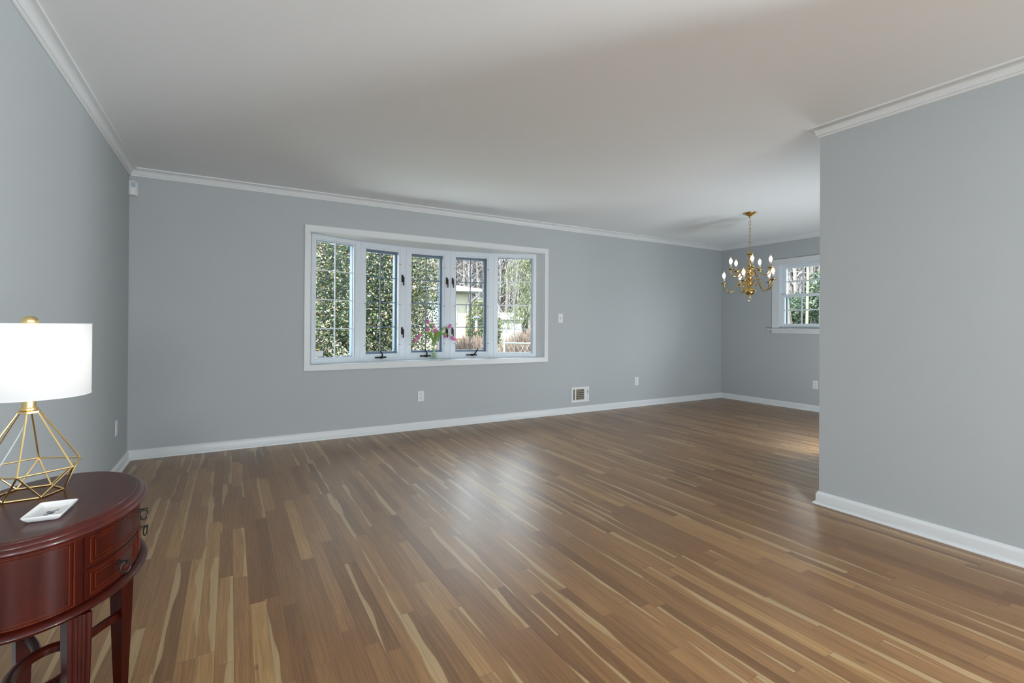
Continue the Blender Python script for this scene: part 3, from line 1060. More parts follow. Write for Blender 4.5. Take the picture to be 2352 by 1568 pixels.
# ------------------------------------------------------------------ vase and tulips
VX, VY, VZ = 2.088, 5.445, SILL
r = tag(empty('glass_vase', (VX, VY, VZ)), 'clear glass vase of tulips on the bow window seat', 'vase')
g = G()
outer = [(0.038, 0.0), (0.041, 0.004), (0.0425, 0.03), (0.0415, 0.085), (0.037, 0.120), (0.030, 0.155), (0.0265, 0.185), (0.028, 0.215), (0.034, 0.250), (0.036, 0.268)]
g.lathe([(0.004, 0.0015)] + outer, (0, 0, 0), 40, caps=False)
g.build('vase_glass', 'vase', r, smooth=True)

TUL = [  # head centre, head axis, size, label
    ((2.012, 5.44, 1.186), (-0.10, -0.1, 1.0), 1.0, 'pink tulip standing highest of the bunch'),
    ((2.002, 5.42, 1.090), (-0.60, -0.2, 0.9), 1.0, 'pink tulip leaning left just below the tallest bloom'),
    ((2.086, 5.475, 1.120), (0.05, 0.1, 1.0), 0.72, 'small pale pink tulip behind the middle bloom'),
    ((2.085, 5.395, 1.077), (0.0, -0.55, 0.85), 1.12, 'deep pink tulip front and centre above the vase mouth'),
    ((1.903, 5.43, 1.016), (-0.75, -0.2, -0.80), 1.08, 'pink tulip hanging left, upper of the drooping left pair'),
    ((1.870, 5.45, 0.970), (-0.55, 0.0, -0.85), 1.08, 'pink tulip hanging lowest at far left of the bunch'),
    ((2.281, 5.43, 1.129), (0.60, -0.2, 0.8), 1.08, 'pink tulip reaching up right in front of the latch'),
    ((2.205, 5.38, 1.010), (0.15, -0.95, -0.2), 0.95, 'pink tulip facing the room, lower right of the vase mouth'),
    ((2.326, 5.43, 0.983), (0.75, -0.1, -0.60), 1.15, 'pink tulip drooping at far right of the bunch'),
]


def tulip_head(gg, c_, ax, s_):
    ax = Vector(ax).normalized()
    q = ax.to_track_quat('Z', 'Y')
    c_ = Vector(c_)
    # six petals, three inner three outer, cupped
    for k in range(6):
        a0 = k * PI / 3
        ro = 1.0 if k % 2 == 0 else 0.92
        rows = []
        for i in range(7):
            t = i / 6
            rad = 0.0195 * ro * math.sin(PI * (0.14 + 0.79 * t)) ** 0.75
            z = -0.024 + 0.052 * t
            wd = 0.62 * math.sin(PI * min(1, 0.18 + 0.80 * t)) ** 0.7 if i < 6 else 0.45
            rows.append([Vector((rad * math.cos(a0 + wd * v), rad * math.sin(a0 + wd * v), z - 0.003 * v * v)) for v in (-1, -0.5, 0, 0.5, 1)])
        vs = [c_ + q @ (v * s_) for rw in rows for v in rw]
        vs2 = [c_ + q @ (Vector((v.x * 0.93, v.y * 0.93, v.z)) * s_) for rw in rows for v in rw]
        fs = [(i * 5 + j, i * 5 + j + 1, i * 5 + j + 6, i * 5 + j + 5) for i in range(6) for j in range(4)]
        gg.add(vs, fs)
        gg.add(vs2, [tuple(reversed(f)) for f in fs])


def blade(gg, pts, wmax):
    P_ = catmull(pts, 5)
    n = len(P_)
    vs = []
    for i, q in enumerate(P_):
        t = (P_[min(i + 1, n - 1)] - P_[max(i - 1, 0)]).normalized()
        sd = t.cross(Vector((0, -1, 0.35)))
        sd = sd.normalized() if sd.length > 1e-3 else Vector((1, 0, 0))
        wd = wmax * math.sin(PI * (0.08 + 0.90 * i / (n - 1))) ** 0.8
        nn = t.cross(sd).normalized()
        vs += [q - sd * wd, q + nn * wd * 0.35, q + sd * wd, q + nn * (wd * 0.35 + 0.0008)]
    fs = []
    for i in range(n - 1):
        for j in range(4):
            a, b = i * 4 + j, i * 4 + (j + 1) % 4
            fs.append((a, b, b + 4, a + 4))
    fs += [(0, 1, 2, 3), (4 * n - 1, 4 * n - 2, 4 * n - 3, 4 * n - 4)]
    gg.add(vs, fs)


LEAFP = {
    6: [(0.010, -0.004, 0.20), (0.050, -0.02, 0.30), (0.100, -0.015, 0.355), (0.140, -0.005, 0.395)],
    4: [(-0.008, 0.0, 0.21), (-0.050, -0.015, 0.290), (-0.110, -0.01, 0.310), (-0.155, 0.0, 0.300)],
    8: [(0.010, 0.0, 0.21), (0.060, -0.012, 0.280), (0.130, -0.012, 0.300), (0.190, -0.005, 0.290)],
    3: [(0.006, -0.010, 0.16), (0.022, -0.022, 0.25), (0.040, -0.018, 0.315), (0.050, -0.01, 0.345)],
    1: [(-0.008, -0.008, 0.17), (-0.03, -0.02, 0.25), (-0.045, -0.02, 0.30), (-0.040, -0.01, 0.345)],
    7: [(0.012, -0.006, 0.20), (0.040, -0.02, 0.265), (0.052, -0.02, 0.245), (0.050, -0.02, 0.205)],
    5: [(-0.010, 0.006, 0.20), (-0.035, -0.006, 0.275), (-0.055, -0.008, 0.26), (-0.065, -0.008, 0.235)],
    0: [(0.0, 0.01, 0.18), (0.012, 0.004, 0.27), (0.03, 0.0, 0.33), (0.052, 0.0, 0.35)],
}
for i, (hc, ax, sz, lab) in enumerate(TUL):
    a = i * 2.4
    bx, by = 0.020 * math.cos(a), 0.020 * math.sin(a)
    t_ = tag(empty('tulip', (VX + bx, VY + by, VZ + 0.018)), lab, 'flower', 'pink tulips in the glass vase')
    O = Vector(t_.location)
    axv = Vector(ax).normalized()
    hcv = Vector(hc)
    end = hcv - axv * 0.024 * sz
    neck = Vector((VX - bx * 0.35, VY - by * 0.35, VZ + 0.18))
    lip = Vector((VX + (hcv.x - VX) * 0.16, VY + (hcv.y - VY) * 0.16, VZ + 0.262))
    lip.x = VX + max(-0.026, min(0.026, lip.x - VX))
    lip.y = VY + max(-0.026, min(0.026, lip.y - VY))
    mid = (lip + end) / 2 + Vector((0, 0, 0.030 if axv.z > 0 else 0.055)) * min(1, (end - lip).length / 0.12)
    pts = [O, neck, lip, mid, end]
    g = G()
    g.tube([q - O for q in catmull(pts, 6)], 0.0027, 7)
    g.build('stem', 'stem', t_, smooth=True)
    g = G()
    tulip_head(g, hcv - O, ax, sz)
    g.build('flower_head', 'petal', t_, smooth=True)
    if i in LEAFP:
        g = G()
        blade(g, [Vector((VX, VY, VZ)) + Vector(q) - O for q in LEAFP[i]], 0.011 if i != 3 else 0.015)
        g.build('leaf', 'blade', t_, smooth=True)

# ------------------------------------------------------------------ chandelier
CX, CYY = 5.101, 3.420
ch = tag(empty('chandelier', (CX, CYY, ZC)), 'two-tier polished brass chandelier with ten lit candle bulbs', 'chandelier')
g = G()
g.lathe([(0.070, 0.0), (0.072, -0.006), (0.066, -0.014), (0.045, -0.024), (0.022, -0.034), (0.012, -0.046), (0.007, -0.058), (0.003, -0.060)], (0, 0, 0), 36)
g.build('canopy', 'brass', ch, smooth=True)
zc = -0.058
k = 0
g = G()
while zc > -0.445:
    hl, wl = 0.024, 0.010
    ctr = Vector((0, 0, zc - hl + 0.004))
    d = Vector((math.cos(0.5 + k * PI / 2), math.sin(0.5 + k * PI / 2), 0))
    pts = [ctr + d * (wl * math.copysign(abs(math.sin(a)) ** 0.7, math.sin(a))) + Vector((0, 0, hl * math.cos(a))) for a in [j * 2 * PI / 16 for j in range(16)]]
    g.tube(pts, 0.0026, 6, True)
    zc -= 2 * hl - 0.008
    k += 1
g.build('chain', 'brass', ch, smooth=True)
g = G()
g.tube([(0.020 * math.sin(a) * 0.88, -0.020 * math.sin(a) * 0.48, -0.452 + 0.020 * math.cos(a)) for a in [j * 2 * PI / 24 for j in range(24)]], 0.0028, 7, True)
g.build('top_loop', 'brass', ch, smooth=True)
Z = lambda z: z - ZC
col = [(0.004, 1.980), (0.042, 1.974), (0.043, 1.970), (0.030, 1.962), (0.016, 1.955), (0.017, 1.945), (0.011, 1.938), (0.016, 1.930), (0.0115, 1.920), (0.0125, 1.885), (0.017, 1.862), (0.024, 1.850), (0.026, 1.842),
       (0.020, 1.832), (0.013, 1.826), (0.022, 1.818), (0.025, 1.810), (0.020, 1.802), (0.018, 1.796), (0.032, 1.786), (0.037, 1.768), (0.034, 1.752), (0.020, 1.742), (0.012, 1.734), (0.015, 1.728),
       (0.030, 1.720), (0.0375, 1.703), (0.032, 1.688), (0.018, 1.680), (0.012, 1.672), (0.020, 1.664), (0.034, 1.648), (0.039, 1.632), (0.030, 1.616), (0.014, 1.606), (0.012, 1.592),
       (0.025, 1.587), (0.055, 1.576), (0.068, 1.555), (0.067, 1.538), (0.055, 1.518), (0.030, 1.508), (0.010, 1.505), (0.007, 1.492), (0.009, 1.486), (0.003, 1.484)]
g = G()
g.lathe([(a * 0.92, Z(b)) for a, b in col], (0, 0, 0), 40)
g.build('column', 'brass', ch, smooth=True)
g = G()
g.tube([(0.022 * math.sin(a) * 0.88, -0.022 * math.sin(a) * 0.48, Z(1.462) + 0.022 * math.cos(a)) for a in [j * 2 * PI / 26 for j in range(26)]], 0.003, 7, True)
g.build('bottom_ring', 'brass', ch, smooth=True)


def bulb_mat():
    t = NT('lit_candle_bulb')
    co = t.n('TexCoord').outputs['Object']
    sp = t.n('SeparateXYZ')
    t.put(sp.inputs[0], co)
    f = t.smooth(sp.outputs[2], 0.075, 0.035)
    em = t.mix(f, (1.0, 0.55, 0.36, 1), (1.0, 0.80, 0.62, 1))
    b = t.bsdf((0.8, 0.7, 0.65, 1), 0.1)
    t.put(b.inputs['Emission Color'], em)
    t.put(b.inputs['Emission Strength'], t.math('ADD', 0.35, t.math('MULTIPLY', f, 3.2)))
    return t.m


MT['bulb'] = bulb_mat()
nr = Vector((-CX, -CYY, 0)).normalized()             # towards the living room side
hz = Vector((-nr.y, nr.x, 0))
KR = 0.90


def arm(phi, prof, inner, tipR, tipz, dz):
    d = hz * math.cos(math.radians(phi)) + nr * math.sin(math.radians(phi))
    gg = G()
    pts = catmull([(d.x * q[0] * KR, d.y * q[0] * KR, Z(q[1] + dz * q[0] / tipR)) for q in prof], 6)
    gg.tube(pts, 0.0058, 8)
    cur = catmull([(d.x * q[0] * KR, d.y * q[0] * KR, Z(q[1] + dz * q[0] / tipR)) for q in inner], 5)
    gg.tube(cur, [0.0055 - 0.0025 * i / len(cur) for i in range(len(cur))], 7)
    e = cur[-1]
    gg.lathe([(0.002, -0.007), (0.0068, -0.002), (0.0068, 0.003), (0.002, 0.007)], e, 10)
    a = gg.build('arm', 'brass', ch, smooth=True)
    tp = Vector((d.x * tipR * KR, d.y * tipR * KR, Z(tipz + dz)))
    gg = G()
    gg.lathe([(0.006, -0.022), (0.012, -0.016), (0.013, -0.008), (0.020, -0.004), (0.040, 0.0025), (0.041, 0.0045), (0.038, 0.0040), (0.016, 0.0010), (0.001, 0.0010)], (0, 0, 0), 28)
    gg.build('drip_pan', 'brass', a, smooth=True).location = tp
    gg = G()
    gg.lathe([(0.0122, 0.001), (0.0122, 0.060), (0.0100, 0.062), (0.001, 0.062)], (0, 0, 0), 18)
    tag(gg.build('candle_sleeve', 'sleeve', a, smooth=True), 'cream candle sleeve').location = tp
    gg = G()
    gg.lathe([(0.008, 0.0), (0.0095, 0.006), (0.0165, 0.022), (0.0185, 0.034), (0.0165, 0.048), (0.0105, 0.062), (0.0045, 0.074), (0.0018, 0.084), (0.0006, 0.088)], (0, 0, 0), 18)
    tag(gg.build('bulb', 'bulb', a, smooth=True), 'lit flame-shaped bulb').location = tp + Vector((0, 0, 0.061))


UP = [(0.030, 1.768), (0.055, 1.790), (0.082, 1.806), (0.110, 1.796), (0.138, 1.752), (0.165, 1.727), (0.195, 1.722), (0.222, 1.738), (0.236, 1.770), (0.237, 1.784)]
UPI = [(0.052, 1.786), (0.040, 1.760), (0.048, 1.736), (0.064, 1.730), (0.074, 1.745)]
for phi, dz in ((11.3, 0.004), (83.3, 0.0), (155.3, -0.006), (227.3, -0.002), (299.3, 0.002)):
    arm(phi, UP, UPI, 0.237, 1.799, dz)
LO = [(0.034, 1.634), (0.060, 1.664), (0.092, 1.683), (0.120, 1.672), (0.150, 1.620), (0.182, 1.565), (0.220, 1.546), (0.260, 1.556), (0.288, 1.590), (0.296, 1.618), (0.297, 1.624)]
LOI = [(0.046, 1.652), (0.048, 1.625), (0.062, 1.606), (0.082, 1.608), (0.090, 1.626)]
for phi, dz in ((31, 0.014), (103, 0.0), (175, -0.008), (247, -0.004), (319, 0.010)):
    arm(phi, LO, LOI, 0.297, 1.646, dz)

# ------------------------------------------------------------------ outside
def terr(x, y):
    h = -0.15 + 0.34 * max(0, min(1, (y - 6) / 11.0)) + 0.02 * max(0, y - 17)
    h += 0.20 * max(0, x - 0.8 * y - 3)
    return h + 0.05 * noise.noise(Vector((x * 0.4, y * 0.4, 0)))


g = G()
xs_ = [-14 + k * 0.7 for k in range(90)]
ys_ = [-4 + k * 0.7 for k in range(75)]
idx = {}
for i, x in enumerate(xs_):
    for j, y in enumerate(ys_):
        idx[i, j] = len(g.v)
        g.v.append((x, y, terr(x, y)))
for i in range(len(xs_) - 1):
    for j in range(len(ys_) - 1):
        if xs_[i] < 7.1 and ys_[j] < 5.3:
            continue
        g.f.append((idx[i, j], idx[i + 1, j], idx[i + 1, j + 1], idx[i, j + 1]))
        g.mi.append(0)
struct(g.build('lawn', 'lawn', smooth=True), 'pale green lawn and wooded bank outside the windows', 'lawn')


g = G()
g.box(-1.5, 5.2, YB + T + 0.35, 7.35, -0.16, -0.10)  # added pale slab, out of view, bounces daylight to the ceiling
MT['reflector'] = mat('pale_reflector', (0.72, 0.72, 0.70), 0.9, vary=0.08, scale=6)
struct(g.build('ground_reflector', 'reflector'), 'added unseen pale walk under the bow window', 'ground_reflector')


def leaves(gg, n, place, size, ratio, R_):
    for _ in range(n):
        c_, nrm = place()
        d = Vector((R_.gauss(0, 1), R_.gauss(0, 1), R_.gauss(0, 0.8))).normalized()
        s_ = (nrm * 0.6 + Vector((R_.gauss(0, 1), R_.gauss(0, 1), R_.gauss(0, 1))).normalized() * 0.8)
        s_ = s_.cross(d)
        if s_.length < 1e-3:
            continue
        s_.normalize()
        l_ = size * R_.uniform(0.7, 1.25)
        wd = l_ * ratio
        k = len(gg.v)
        nn = d.cross(s_) * wd * 0.25
        gg.v += [tuple(c_ - d * l_ / 2), tuple(c_ + s_ * wd / 2 + nn), tuple(c_ + d * l_ / 2), tuple(c_ - s_ * wd / 2 + nn)]
        gg.f.append((k, k + 1, k + 2, k + 3))
        gg.mi.append(0)


def foliage_obj(gg, name, m, parent):
    me = bpy.data.meshes.new(name)
    o = bpy.data.objects.new(name, me)
    me.from_pydata(gg.v, [], gg.f)
    me.materials.append(MT[m])
    COL.objects.link(o)
    o.parent = parent
    return o


def bush(name, loc, rad, n, size, ratio, m, label, cat, core='holly_core', seed=1, lumps=0.18, inner=0.80, twigs=True, deep=0.78, holes=False):
    R_ = random.Random(seed)
    r_ = tag(empty(name, loc), label, cat)

    def surf(d):
        k = 1 + lumps * noise.noise(d * 2.2 + Vector((seed, 0, 0))) + lumps * 0.6 * noise.noise(d * 5.0 + Vector((0, seed, 0)))
        return Vector((d.x * rad[0] * k, d.y * rad[1] * k, rad[2] + d.z * rad[2] * k))

    def place():
        d = Vector((R_.gauss(0, 1), R_.gauss(0, 1), R_.gauss(0, 1))).normalized()
        q = surf(d)
        if holes:
            while True:
                hn = noise.noise(q * 1.5 + Vector((3, 7, 1))) + 0.5 * noise.noise(q * 3.5)
                if not (hn > 0.16 + 0.30 * (q.x + 0.95)):
                    break
                if R_.random() < 0.35:
                    break
                d = Vector((R_.gauss(0, 1), R_.gauss(0, 1), R_.gauss(0, 1))).normalized()
                q = surf(d)
        q = Vector((0, 0, rad[2])) + (q - Vector((0, 0, rad[2]))) * R_.uniform(deep, 1.03)
        return q, d
    gg = G()
    leaves(gg, n, place, size, ratio, R_)
    foliage_obj(gg, 'foliage', m, r_)
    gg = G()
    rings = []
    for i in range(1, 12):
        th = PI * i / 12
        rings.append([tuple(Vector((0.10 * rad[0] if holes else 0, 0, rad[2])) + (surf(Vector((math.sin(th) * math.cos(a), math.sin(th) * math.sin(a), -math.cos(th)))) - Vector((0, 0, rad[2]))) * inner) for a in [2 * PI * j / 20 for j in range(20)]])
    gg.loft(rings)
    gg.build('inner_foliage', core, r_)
    if twigs:
        gg = G()
        for _ in range(60):
            d = Vector((R_.gauss(0, 1), R_.gauss(0, 1), R_.gauss(0, 1))).normalized()
            q = surf(d)
            a_ = Vector((q.x * 0.75, q.y * 0.75, q.z * 0.8 + rad[2] * 0.15))
            gg.tube([a_, q * 0.96 + Vector((R_.gauss(0, .05), R_.gauss(0, .05), R_.gauss(0, .05)))], [0.008, 0.003], 4)
        tag(gg.build('twigs', 'pale_bark', r_), kind='stuff')
    return r_


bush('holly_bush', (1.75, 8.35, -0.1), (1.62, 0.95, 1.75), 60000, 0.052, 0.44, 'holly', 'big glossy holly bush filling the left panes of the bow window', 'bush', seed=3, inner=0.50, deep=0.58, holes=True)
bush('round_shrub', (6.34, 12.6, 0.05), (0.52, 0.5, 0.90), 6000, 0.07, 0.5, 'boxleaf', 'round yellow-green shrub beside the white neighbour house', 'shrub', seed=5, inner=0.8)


def twig_bush(loc, rx, ry, hgt, n, label, seed):
    R_ = random.Random(seed)
    r_ = tag(empty('twiggy_bush', loc), label, 'bush', 'bare brown bushes in the yard')
    gg = G()
    for _ in range(n):
        a, q = R_.uniform(0, 2 * PI), math.sqrt(R_.random())
        bx, by = rx * 0.8 * q * math.cos(a), ry * 0.8 * q * math.sin(a)
        hh_ = hgt * R_.uniform(0.75, 1.05) * (1 - 0.35 * q * q)
        ln = Vector((bx * 0.25 + R_.gauss(0, 0.07), by * 0.25 + R_.gauss(0, 0.07), hh_))
        b = Vector((bx, by, -0.05))
        m_ = b + ln * 0.5 + Vector((R_.gauss(0, 0.03), R_.gauss(0, 0.03), 0))
        gg.tube([b, m_, b + ln], [0.011, 0.009, 0.005], 3)
        for _k in range(3):
            s0 = b + ln * R_.uniform(0.3, 0.8)
            gg.tube([s0, s0 + Vector((R_.gauss(0, 0.09), R_.gauss(0, 0.09), R_.uniform(0.08, 0.28)))], [0.008, 0.004], 3)
    tag(gg.build('twigs', 'twig', r_), kind='stuff')
    return r_


twig_bush((4.42, 9.3, 0.0), 0.60, 0.5, 0.98, 800, 'bare brown bush in front of the round green shrub', 11)
twig_bush((6.02, 9.35, 0.0), 0.95, 0.55, 1.15, 1000, 'bare brown bush behind the pale fence rail', 12)
twig_bush((7.9, 11.2, 0.05), 1.0, 0.6, 1.45, 800, 'tall pinkish bare bush behind the fence, beneath the evergreen', 13)

# neighbour house
hx0, hx1, hy, hz0 = -6.0, 6.98, 15.0, 0.0
r = tag(empty('neighbour_house', (hx1, hy, hz0)), 'cream neighbour house with red roof behind the holly bush', 'house')


def rel(gg, o_):
    gg.v = [(a - o_.location.x, b - o_.location.y, c_ - o_.location.z) for a, b, c_ in gg.v]
    return gg


g = G()
g.box(hx0, hx1, hy, hy + 9, hz0, 2.30)
rel(g, r).build('house_wall', 'siding', r)
g = G()
ex0, ex1, ey0, ey1 = hx0 - 0.4, hx1 + 0.30, hy - 0.30, hy + 9.5
g.loft([[(ex0, ey0, 2.38), (ex1, ey0, 2.38), (ex1, ey1, 2.38), (ex0, ey1, 2.38)], [(ex0 + 5, hy + 4.4, 3.25), (ex1 - 3.0, hy + 4.4, 3.25), (ex1 - 3.0, hy + 4.6, 3.25), (ex0 + 5, hy + 4.6, 3.25)]])
rel(g, r).build('roof', 'shingle', r)
g = G()
g.box(ex0, ex1, ey0, ey1, 2.24, 2.38)
rel(g, r).build('fascia', 'white_ext', r)
g = G()
g.box(ex0, ex1 + 0.02, ey0 - 0.10, ey0, 2.27, 2.37)
rel(g, r).build('gutter', 'white_ext', r)
g = G()
g.tube([(ex1 - 0.06, ey0 - 0.05, 2.28), (ex1 - 0.08, ey0 + 0.02, 2.15), (hx1 - 0.05, hy - 0.06, 1.85), (hx1 - 0.05, hy - 0.06, 0.05)], 0.035, 6)
rel(g, r).build('downspout', 'white_ext', r)
g = G()
g.box(hx1 - 1.5, hx1 - 0.42, hy - 0.03, hy + 0.02, 1.20, 1.98)
wo = rel(g, r).build('window', 'white_ext', r)
g = G()
g.box(hx1 - 1.44, hx1 - 0.48, hy - 0.035, hy - 0.028, 1.26, 1.92)
rel(g, r).build('pane', 'lens', wo)
# red lattice by the house foot
r = tag(empty('lattice_panel', (6.45, 14.6, 0.1)), 'red lattice panel at the foot of the neighbour house', 'lattice')
g = G()
x0, x1, z0, z1 = -0.75, 0.40, 0.02, 0.62
for q in ((x0, x1, z0, z0 + 0.05), (x0, x1, z1 - 0.05, z1), (x0, x0 + 0.05, z0, z1), (x1 - 0.05, x1, z0, z1)):
    g.box(q[0], q[1], -0.02, 0.02, q[2], q[3])
k = x0 - 0.6
while k < x1:
    for sg in (1, -1):
        a, b = k, k + (z1 - z0)
        if sg < 0:
            a, b = b, a
        za, zb = z0, z1
        def clip(xa, za_, xb, zb_):
            for lim, s2 in ((x0, 1), (x1, -1)):
                pass
            return xa, za_, xb, zb_
        ca, cb = max(x0, min(x1, a)), max(x0, min(x1, b))
        if abs(b - a) > 1e-6 and abs(cb - ca) > 0.03:
            ta, tb = (ca - a) / (b - a), (cb - a) / (b - a)
            A_, B_ = Vector((ca, 0.006 * sg, z0 + ta * (z1 - z0))), Vector((cb, 0.006 * sg, z0 + tb * (z1 - z0)))
            g.tube([A_, B_], 0.018, 4)
    k += 0.15
g.build('lattice', 'redwood', r)
box('edging_board', 'white_ext', r, -0.8, 0.45, -0.08, -0.03, -0.12, 0.03)

# bird feeder
fx, fy = 5.05, 10.4
r = tag(empty('bird_feeder', (fx, fy, terr(fx, fy))), 'white tube bird feeder with blue dome before the round shrub', 'bird feeder')
zz = -terr(fx, fy)
g = G()
g.tube([(0.06, 0.03, 0), (0.06, 0.03, zz + 1.52), (0.03, 0.015, zz + 1.58), (0, 0, zz + 1.54), (0, 0, zz + 1.36)], 0.007, 6)
g.build('hanging_pole', 'bark', r)
g = G()
g.lathe([(0.012, zz + 1.365), (0.055, zz + 1.35), (0.10, zz + 1.325), (0.10, zz + 1.320), (0.05, zz + 1.335), (0.01, zz + 1.345)], (0, 0, 0), 20)
g.build('dome', 'blue', r, smooth=True)
g = G()
g.lathe([(0.030, zz + 1.05), (0.030, zz + 1.26), (0.012, zz + 1.30), (0.006, zz + 1.345)], (0, 0, 0), 16)
g.build('seed_tube', 'white_ext', r, smooth=True)
g = G()
g.lathe([(0.040, zz + 1.00), (0.045, zz + 1.02), (0.034, zz + 1.05)], (0, 0, 0), 16)
g.build('base', 'redwood', r, smooth=True)

# chain-link fence with pale rail
r = tag(empty('chain_link_fence', (5.2, 8.55, 0)), 'low chain-link fence with a pale top rail crossing the yard', 'fence')
g = G()
fz = 0.80
g.tube([(-0.45, 0.0, fz - 0.01), (3.6, -0.2, fz - 0.10)], 0.018, 8)
g.build('top_rail', 'galv', r, smooth=True)
for k in range(3):
    x = -0.42 + k * 2.0
    g = G()
    g.tube([(x, -0.05 * k, -0.15), (x, -0.05 * k, fz - 0.05 * k + 0.03)], 0.022, 8)
    g.build('post', 'galv', r, smooth=True)
g = G()
k = -0.45
while k < 3.6:
    for sg in (1, -1):
        g.tube([(k, 0.0 - 0.042 * (k + 1.15), -0.1), (k + sg * 0.5, 0.002 * sg - 0.042 * (k + 1.15), fz - 0.01 - 0.021 * (k + 1.15))], 0.0035, 3)
    k += 0.11
g.build('wire_mesh', 'galv', r)


def bare_tree(loc, hgt, rad, label, seed, m='bark', depth=4, lean=(0, 0), spread=0.55, kids=3, cat='tree', bend=0.05):
    R_ = random.Random(seed)
    r_ = tag(empty('bare_tree', loc), label, cat, 'bare trees beyond the windows')
    gt, gb = G(), G()

    def grow(p0, d, l_, rd, lev, gg):
        pts, rs = [p0], [rd]
        n = 5 if lev == 0 else 3
        q, dd = p0.copy(), d.copy()
        for i in range(n):
            dd = (dd + Vector((R_.gauss(0, bend), R_.gauss(0, bend), R_.gauss(0, bend * 0.6)))).normalized()
            q = q + dd * l_ / n
            pts.append(q.copy())
            rs.append(rd * (1 - 0.55 * (i + 1) / n))
        gg.tube(pts, rs, 8 if lev == 0 else (5 if lev == 1 else 3))
        if lev < depth:
            nk = kids + (2 if lev == 0 else 0)
            for k_ in range(nk):
                t = R_.uniform(0.35, 1.0) if lev else R_.uniform(0.30, 1.0)
                i = min(int(t * n), n - 1)
                b = pts[i].lerp(pts[i + 1], t * n - i)
                side = Vector((R_.gauss(0, 1), R_.gauss(0, 1), R_.gauss(0.25, 0.5))).normalized()
                nd = (dd * (1 - spread) + side * spread + Vector((0, 0, 0.18))).normalized()
                grow(b, nd, l_ * R_.uniform(0.40, 0.62), max(rs[i] * 0.5, 0.004), lev + 1, gb)
    grow(Vector((0, 0, -0.1)), Vector((lean[0], lean[1], 1)).normalized(), hgt, rad, 0, gt)
    gt.build('trunk', m, r_, smooth=True)
    if gb.f:
        gb.build('branches', m, r_)
    return r_


BT = [((8.6, 20.5), 7.0, 0.12, 'bare grey tree rising behind the red roof of the neighbour house'),
      ((13.2, 23.5), 7.0, 0.12, 'bare grey tree behind the fence, left of the drooping evergreen'),
      ((10.6, 27.5), 7.5, 0.13, 'tall far bare tree between the red roof and the white shed')]
for i, ((x, y), hh_, rd, lab) in enumerate(BT):
    bare_tree((x, y, terr(x, y)), hh_ * 0.62, rd, lab, 40 + i, 'bark', 4, kids=4, spread=0.62)

# hazy woods at the back of the yard
R3 = random.Random(5)
g = G()
for k in range(700):
    y = R3.uniform(29, 38)
    x = R3.uniform(4, 26)
    if k >= 520:
        x, y = R3.uniform(21, 30), R3.uniform(9, 21)
    b = Vector((x, y, terr(x, y) - 0.1))
    hh_ = R3.uniform(6, 12)
    d = Vector((R3.gauss(0, 0.06), R3.gauss(0, 0.06), 1)).normalized()
    g.tube([b, b + d * hh_ * 0.5, b + d * hh_], [R3.uniform(0.05, 0.12), 0.05, 0.02], 4)
    for _ in range(26):
        p0 = b + d * hh_ * R3.uniform(0.12, 0.95)
        e = Vector((R3.gauss(0, 0.8), R3.gauss(0, 0.8), R3.uniform(0.2, 1.5)))
        g.tube([p0, p0 + e * R3.uniform(0.5, 1.3)], [0.030, 0.012], 3)
MT['far_wood'] = mat('hazy_far_wood', (0.120, 0.110, 0.112), 0.95, vary=0.35, scale=1.5)
tag(g.build('treeline', 'far_wood'), 'hazy grey-lilac bare woods far behind the yard', 'woods', kind='stuff')

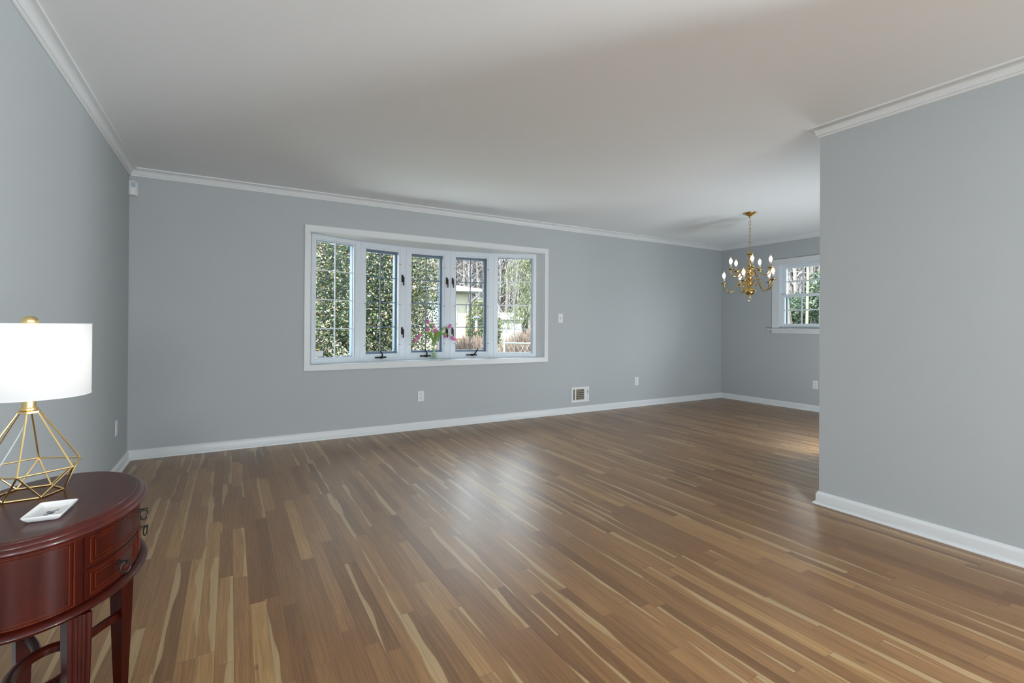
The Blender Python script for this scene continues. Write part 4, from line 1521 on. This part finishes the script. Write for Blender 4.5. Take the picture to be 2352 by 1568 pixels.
# evergreen conifer
R2 = random.Random(77)
tx, ty = 9.35, 14.0
r = tag(empty('evergreen_tree', (tx, ty, terr(tx, ty))), 'drooping evergreen tree in the right pane of the bow window', 'tree')
g = G()
g.tube([(0, 0, -0.1), (0.02, 0, 3.0), (0, 0.05, 6.2)], [0.13, 0.09, 0.02], 8)
g.build('trunk', 'bark', r, smooth=True)
gb, gl = G(), G()
for k in range(120):
    z = 1.25 + 4.8 * k / 120
    a = k * 2.399
    ln = (1.75 - 0.22 * (z - 1.2)) * R2.uniform(0.55, 1.1)
    d = Vector((math.cos(a), math.sin(a), 0))
    pts = [Vector((0, 0, z)), Vector((0, 0, z + 0.10)) + d * ln * 0.5, Vector((0, 0, z - 0.25)) + d * ln]
    gb.tube(pts, [0.018, 0.011, 0.004], 3)
    P_ = catmull(pts, 6)
    for q in P_[2:]:
        for _ in range(16):
            c_ = q + Vector((R2.gauss(0, 0.10), R2.gauss(0, 0.10), R2.uniform(-0.28, 0.04)))
            l_ = R2.uniform(0.06, 0.13)
            dd = Vector((R2.gauss(0, 0.4), R2.gauss(0, 0.4), -1)).normalized()
            sd = dd.cross(Vector((R2.gauss(0, 1), R2.gauss(0, 1), 0.1))).normalized() * 0.013
            i0 = len(gl.v)
            gl.v += [tuple(c_ - sd), tuple(c_ + sd), tuple(c_ + dd * l_ + sd * 0.4), tuple(c_ + dd * l_ - sd * 0.4)]
            gl.f.append((i0, i0 + 1, i0 + 2, i0 + 3))
            gl.mi.append(0)
gb.build('branches', 'bark', r)
foliage_obj(gl, 'foliage', 'needle', r)

# white shed far off
r = tag(empty('white_shed', (11.4, 19.6, terr(11.4, 19.6))), 'far white shed seen left of the evergreen tree', 'shed')
g = G()
g.box(-0.6, 0.5, 0, 2, 0, 1.15)
g.build('shed_wall', 'white_ext', r)
g = G()
g.loft([[(-0.7, -0.1, 1.15), (0.6, -0.1, 1.15), (0.6, 2.1, 1.15), (-0.7, 2.1, 1.15)], [(-0.6, 0.95, 1.50), (0.5, 0.95, 1.50), (0.5, 1.05, 1.50), (-0.6, 1.05, 1.50)]])
g.build('shed_roof', 'galv', r)

# woods outside the dining window
DT = [((11.0, 6.45), 5.2, 0.085, (0.02, -0.03), 'pale_bark', 'thick pale bare trunk at the left of the dining window'),
      ((11.6, 6.62), 5.0, 0.05, (-0.03, 0.08), 'bark', 'thin grey trunk leaning beside the thick pale trunk'),
      ((12.2, 6.55), 5.2, 0.045, (-0.02, -0.05), 'bark', 'slim dark trunk near the centre bar of the dining window'),
      ((10.6, 5.85), 4.6, 0.032, (0.05, -0.10), 'pale_bark', 'slim pale trunk leaning right across the dining window'),
      ((12.6, 6.70), 5.4, 0.045, (0.02, 0.03), 'bark', 'thin upright trunk right of the centre bar')]
for i, ((x, y), hh_, rd, ln, m, lab) in enumerate(DT):
    bare_tree((x, y, terr(x, y)), hh_, rd, lab, 80 + i, m, 3, ln, kids=4, spread=0.42)
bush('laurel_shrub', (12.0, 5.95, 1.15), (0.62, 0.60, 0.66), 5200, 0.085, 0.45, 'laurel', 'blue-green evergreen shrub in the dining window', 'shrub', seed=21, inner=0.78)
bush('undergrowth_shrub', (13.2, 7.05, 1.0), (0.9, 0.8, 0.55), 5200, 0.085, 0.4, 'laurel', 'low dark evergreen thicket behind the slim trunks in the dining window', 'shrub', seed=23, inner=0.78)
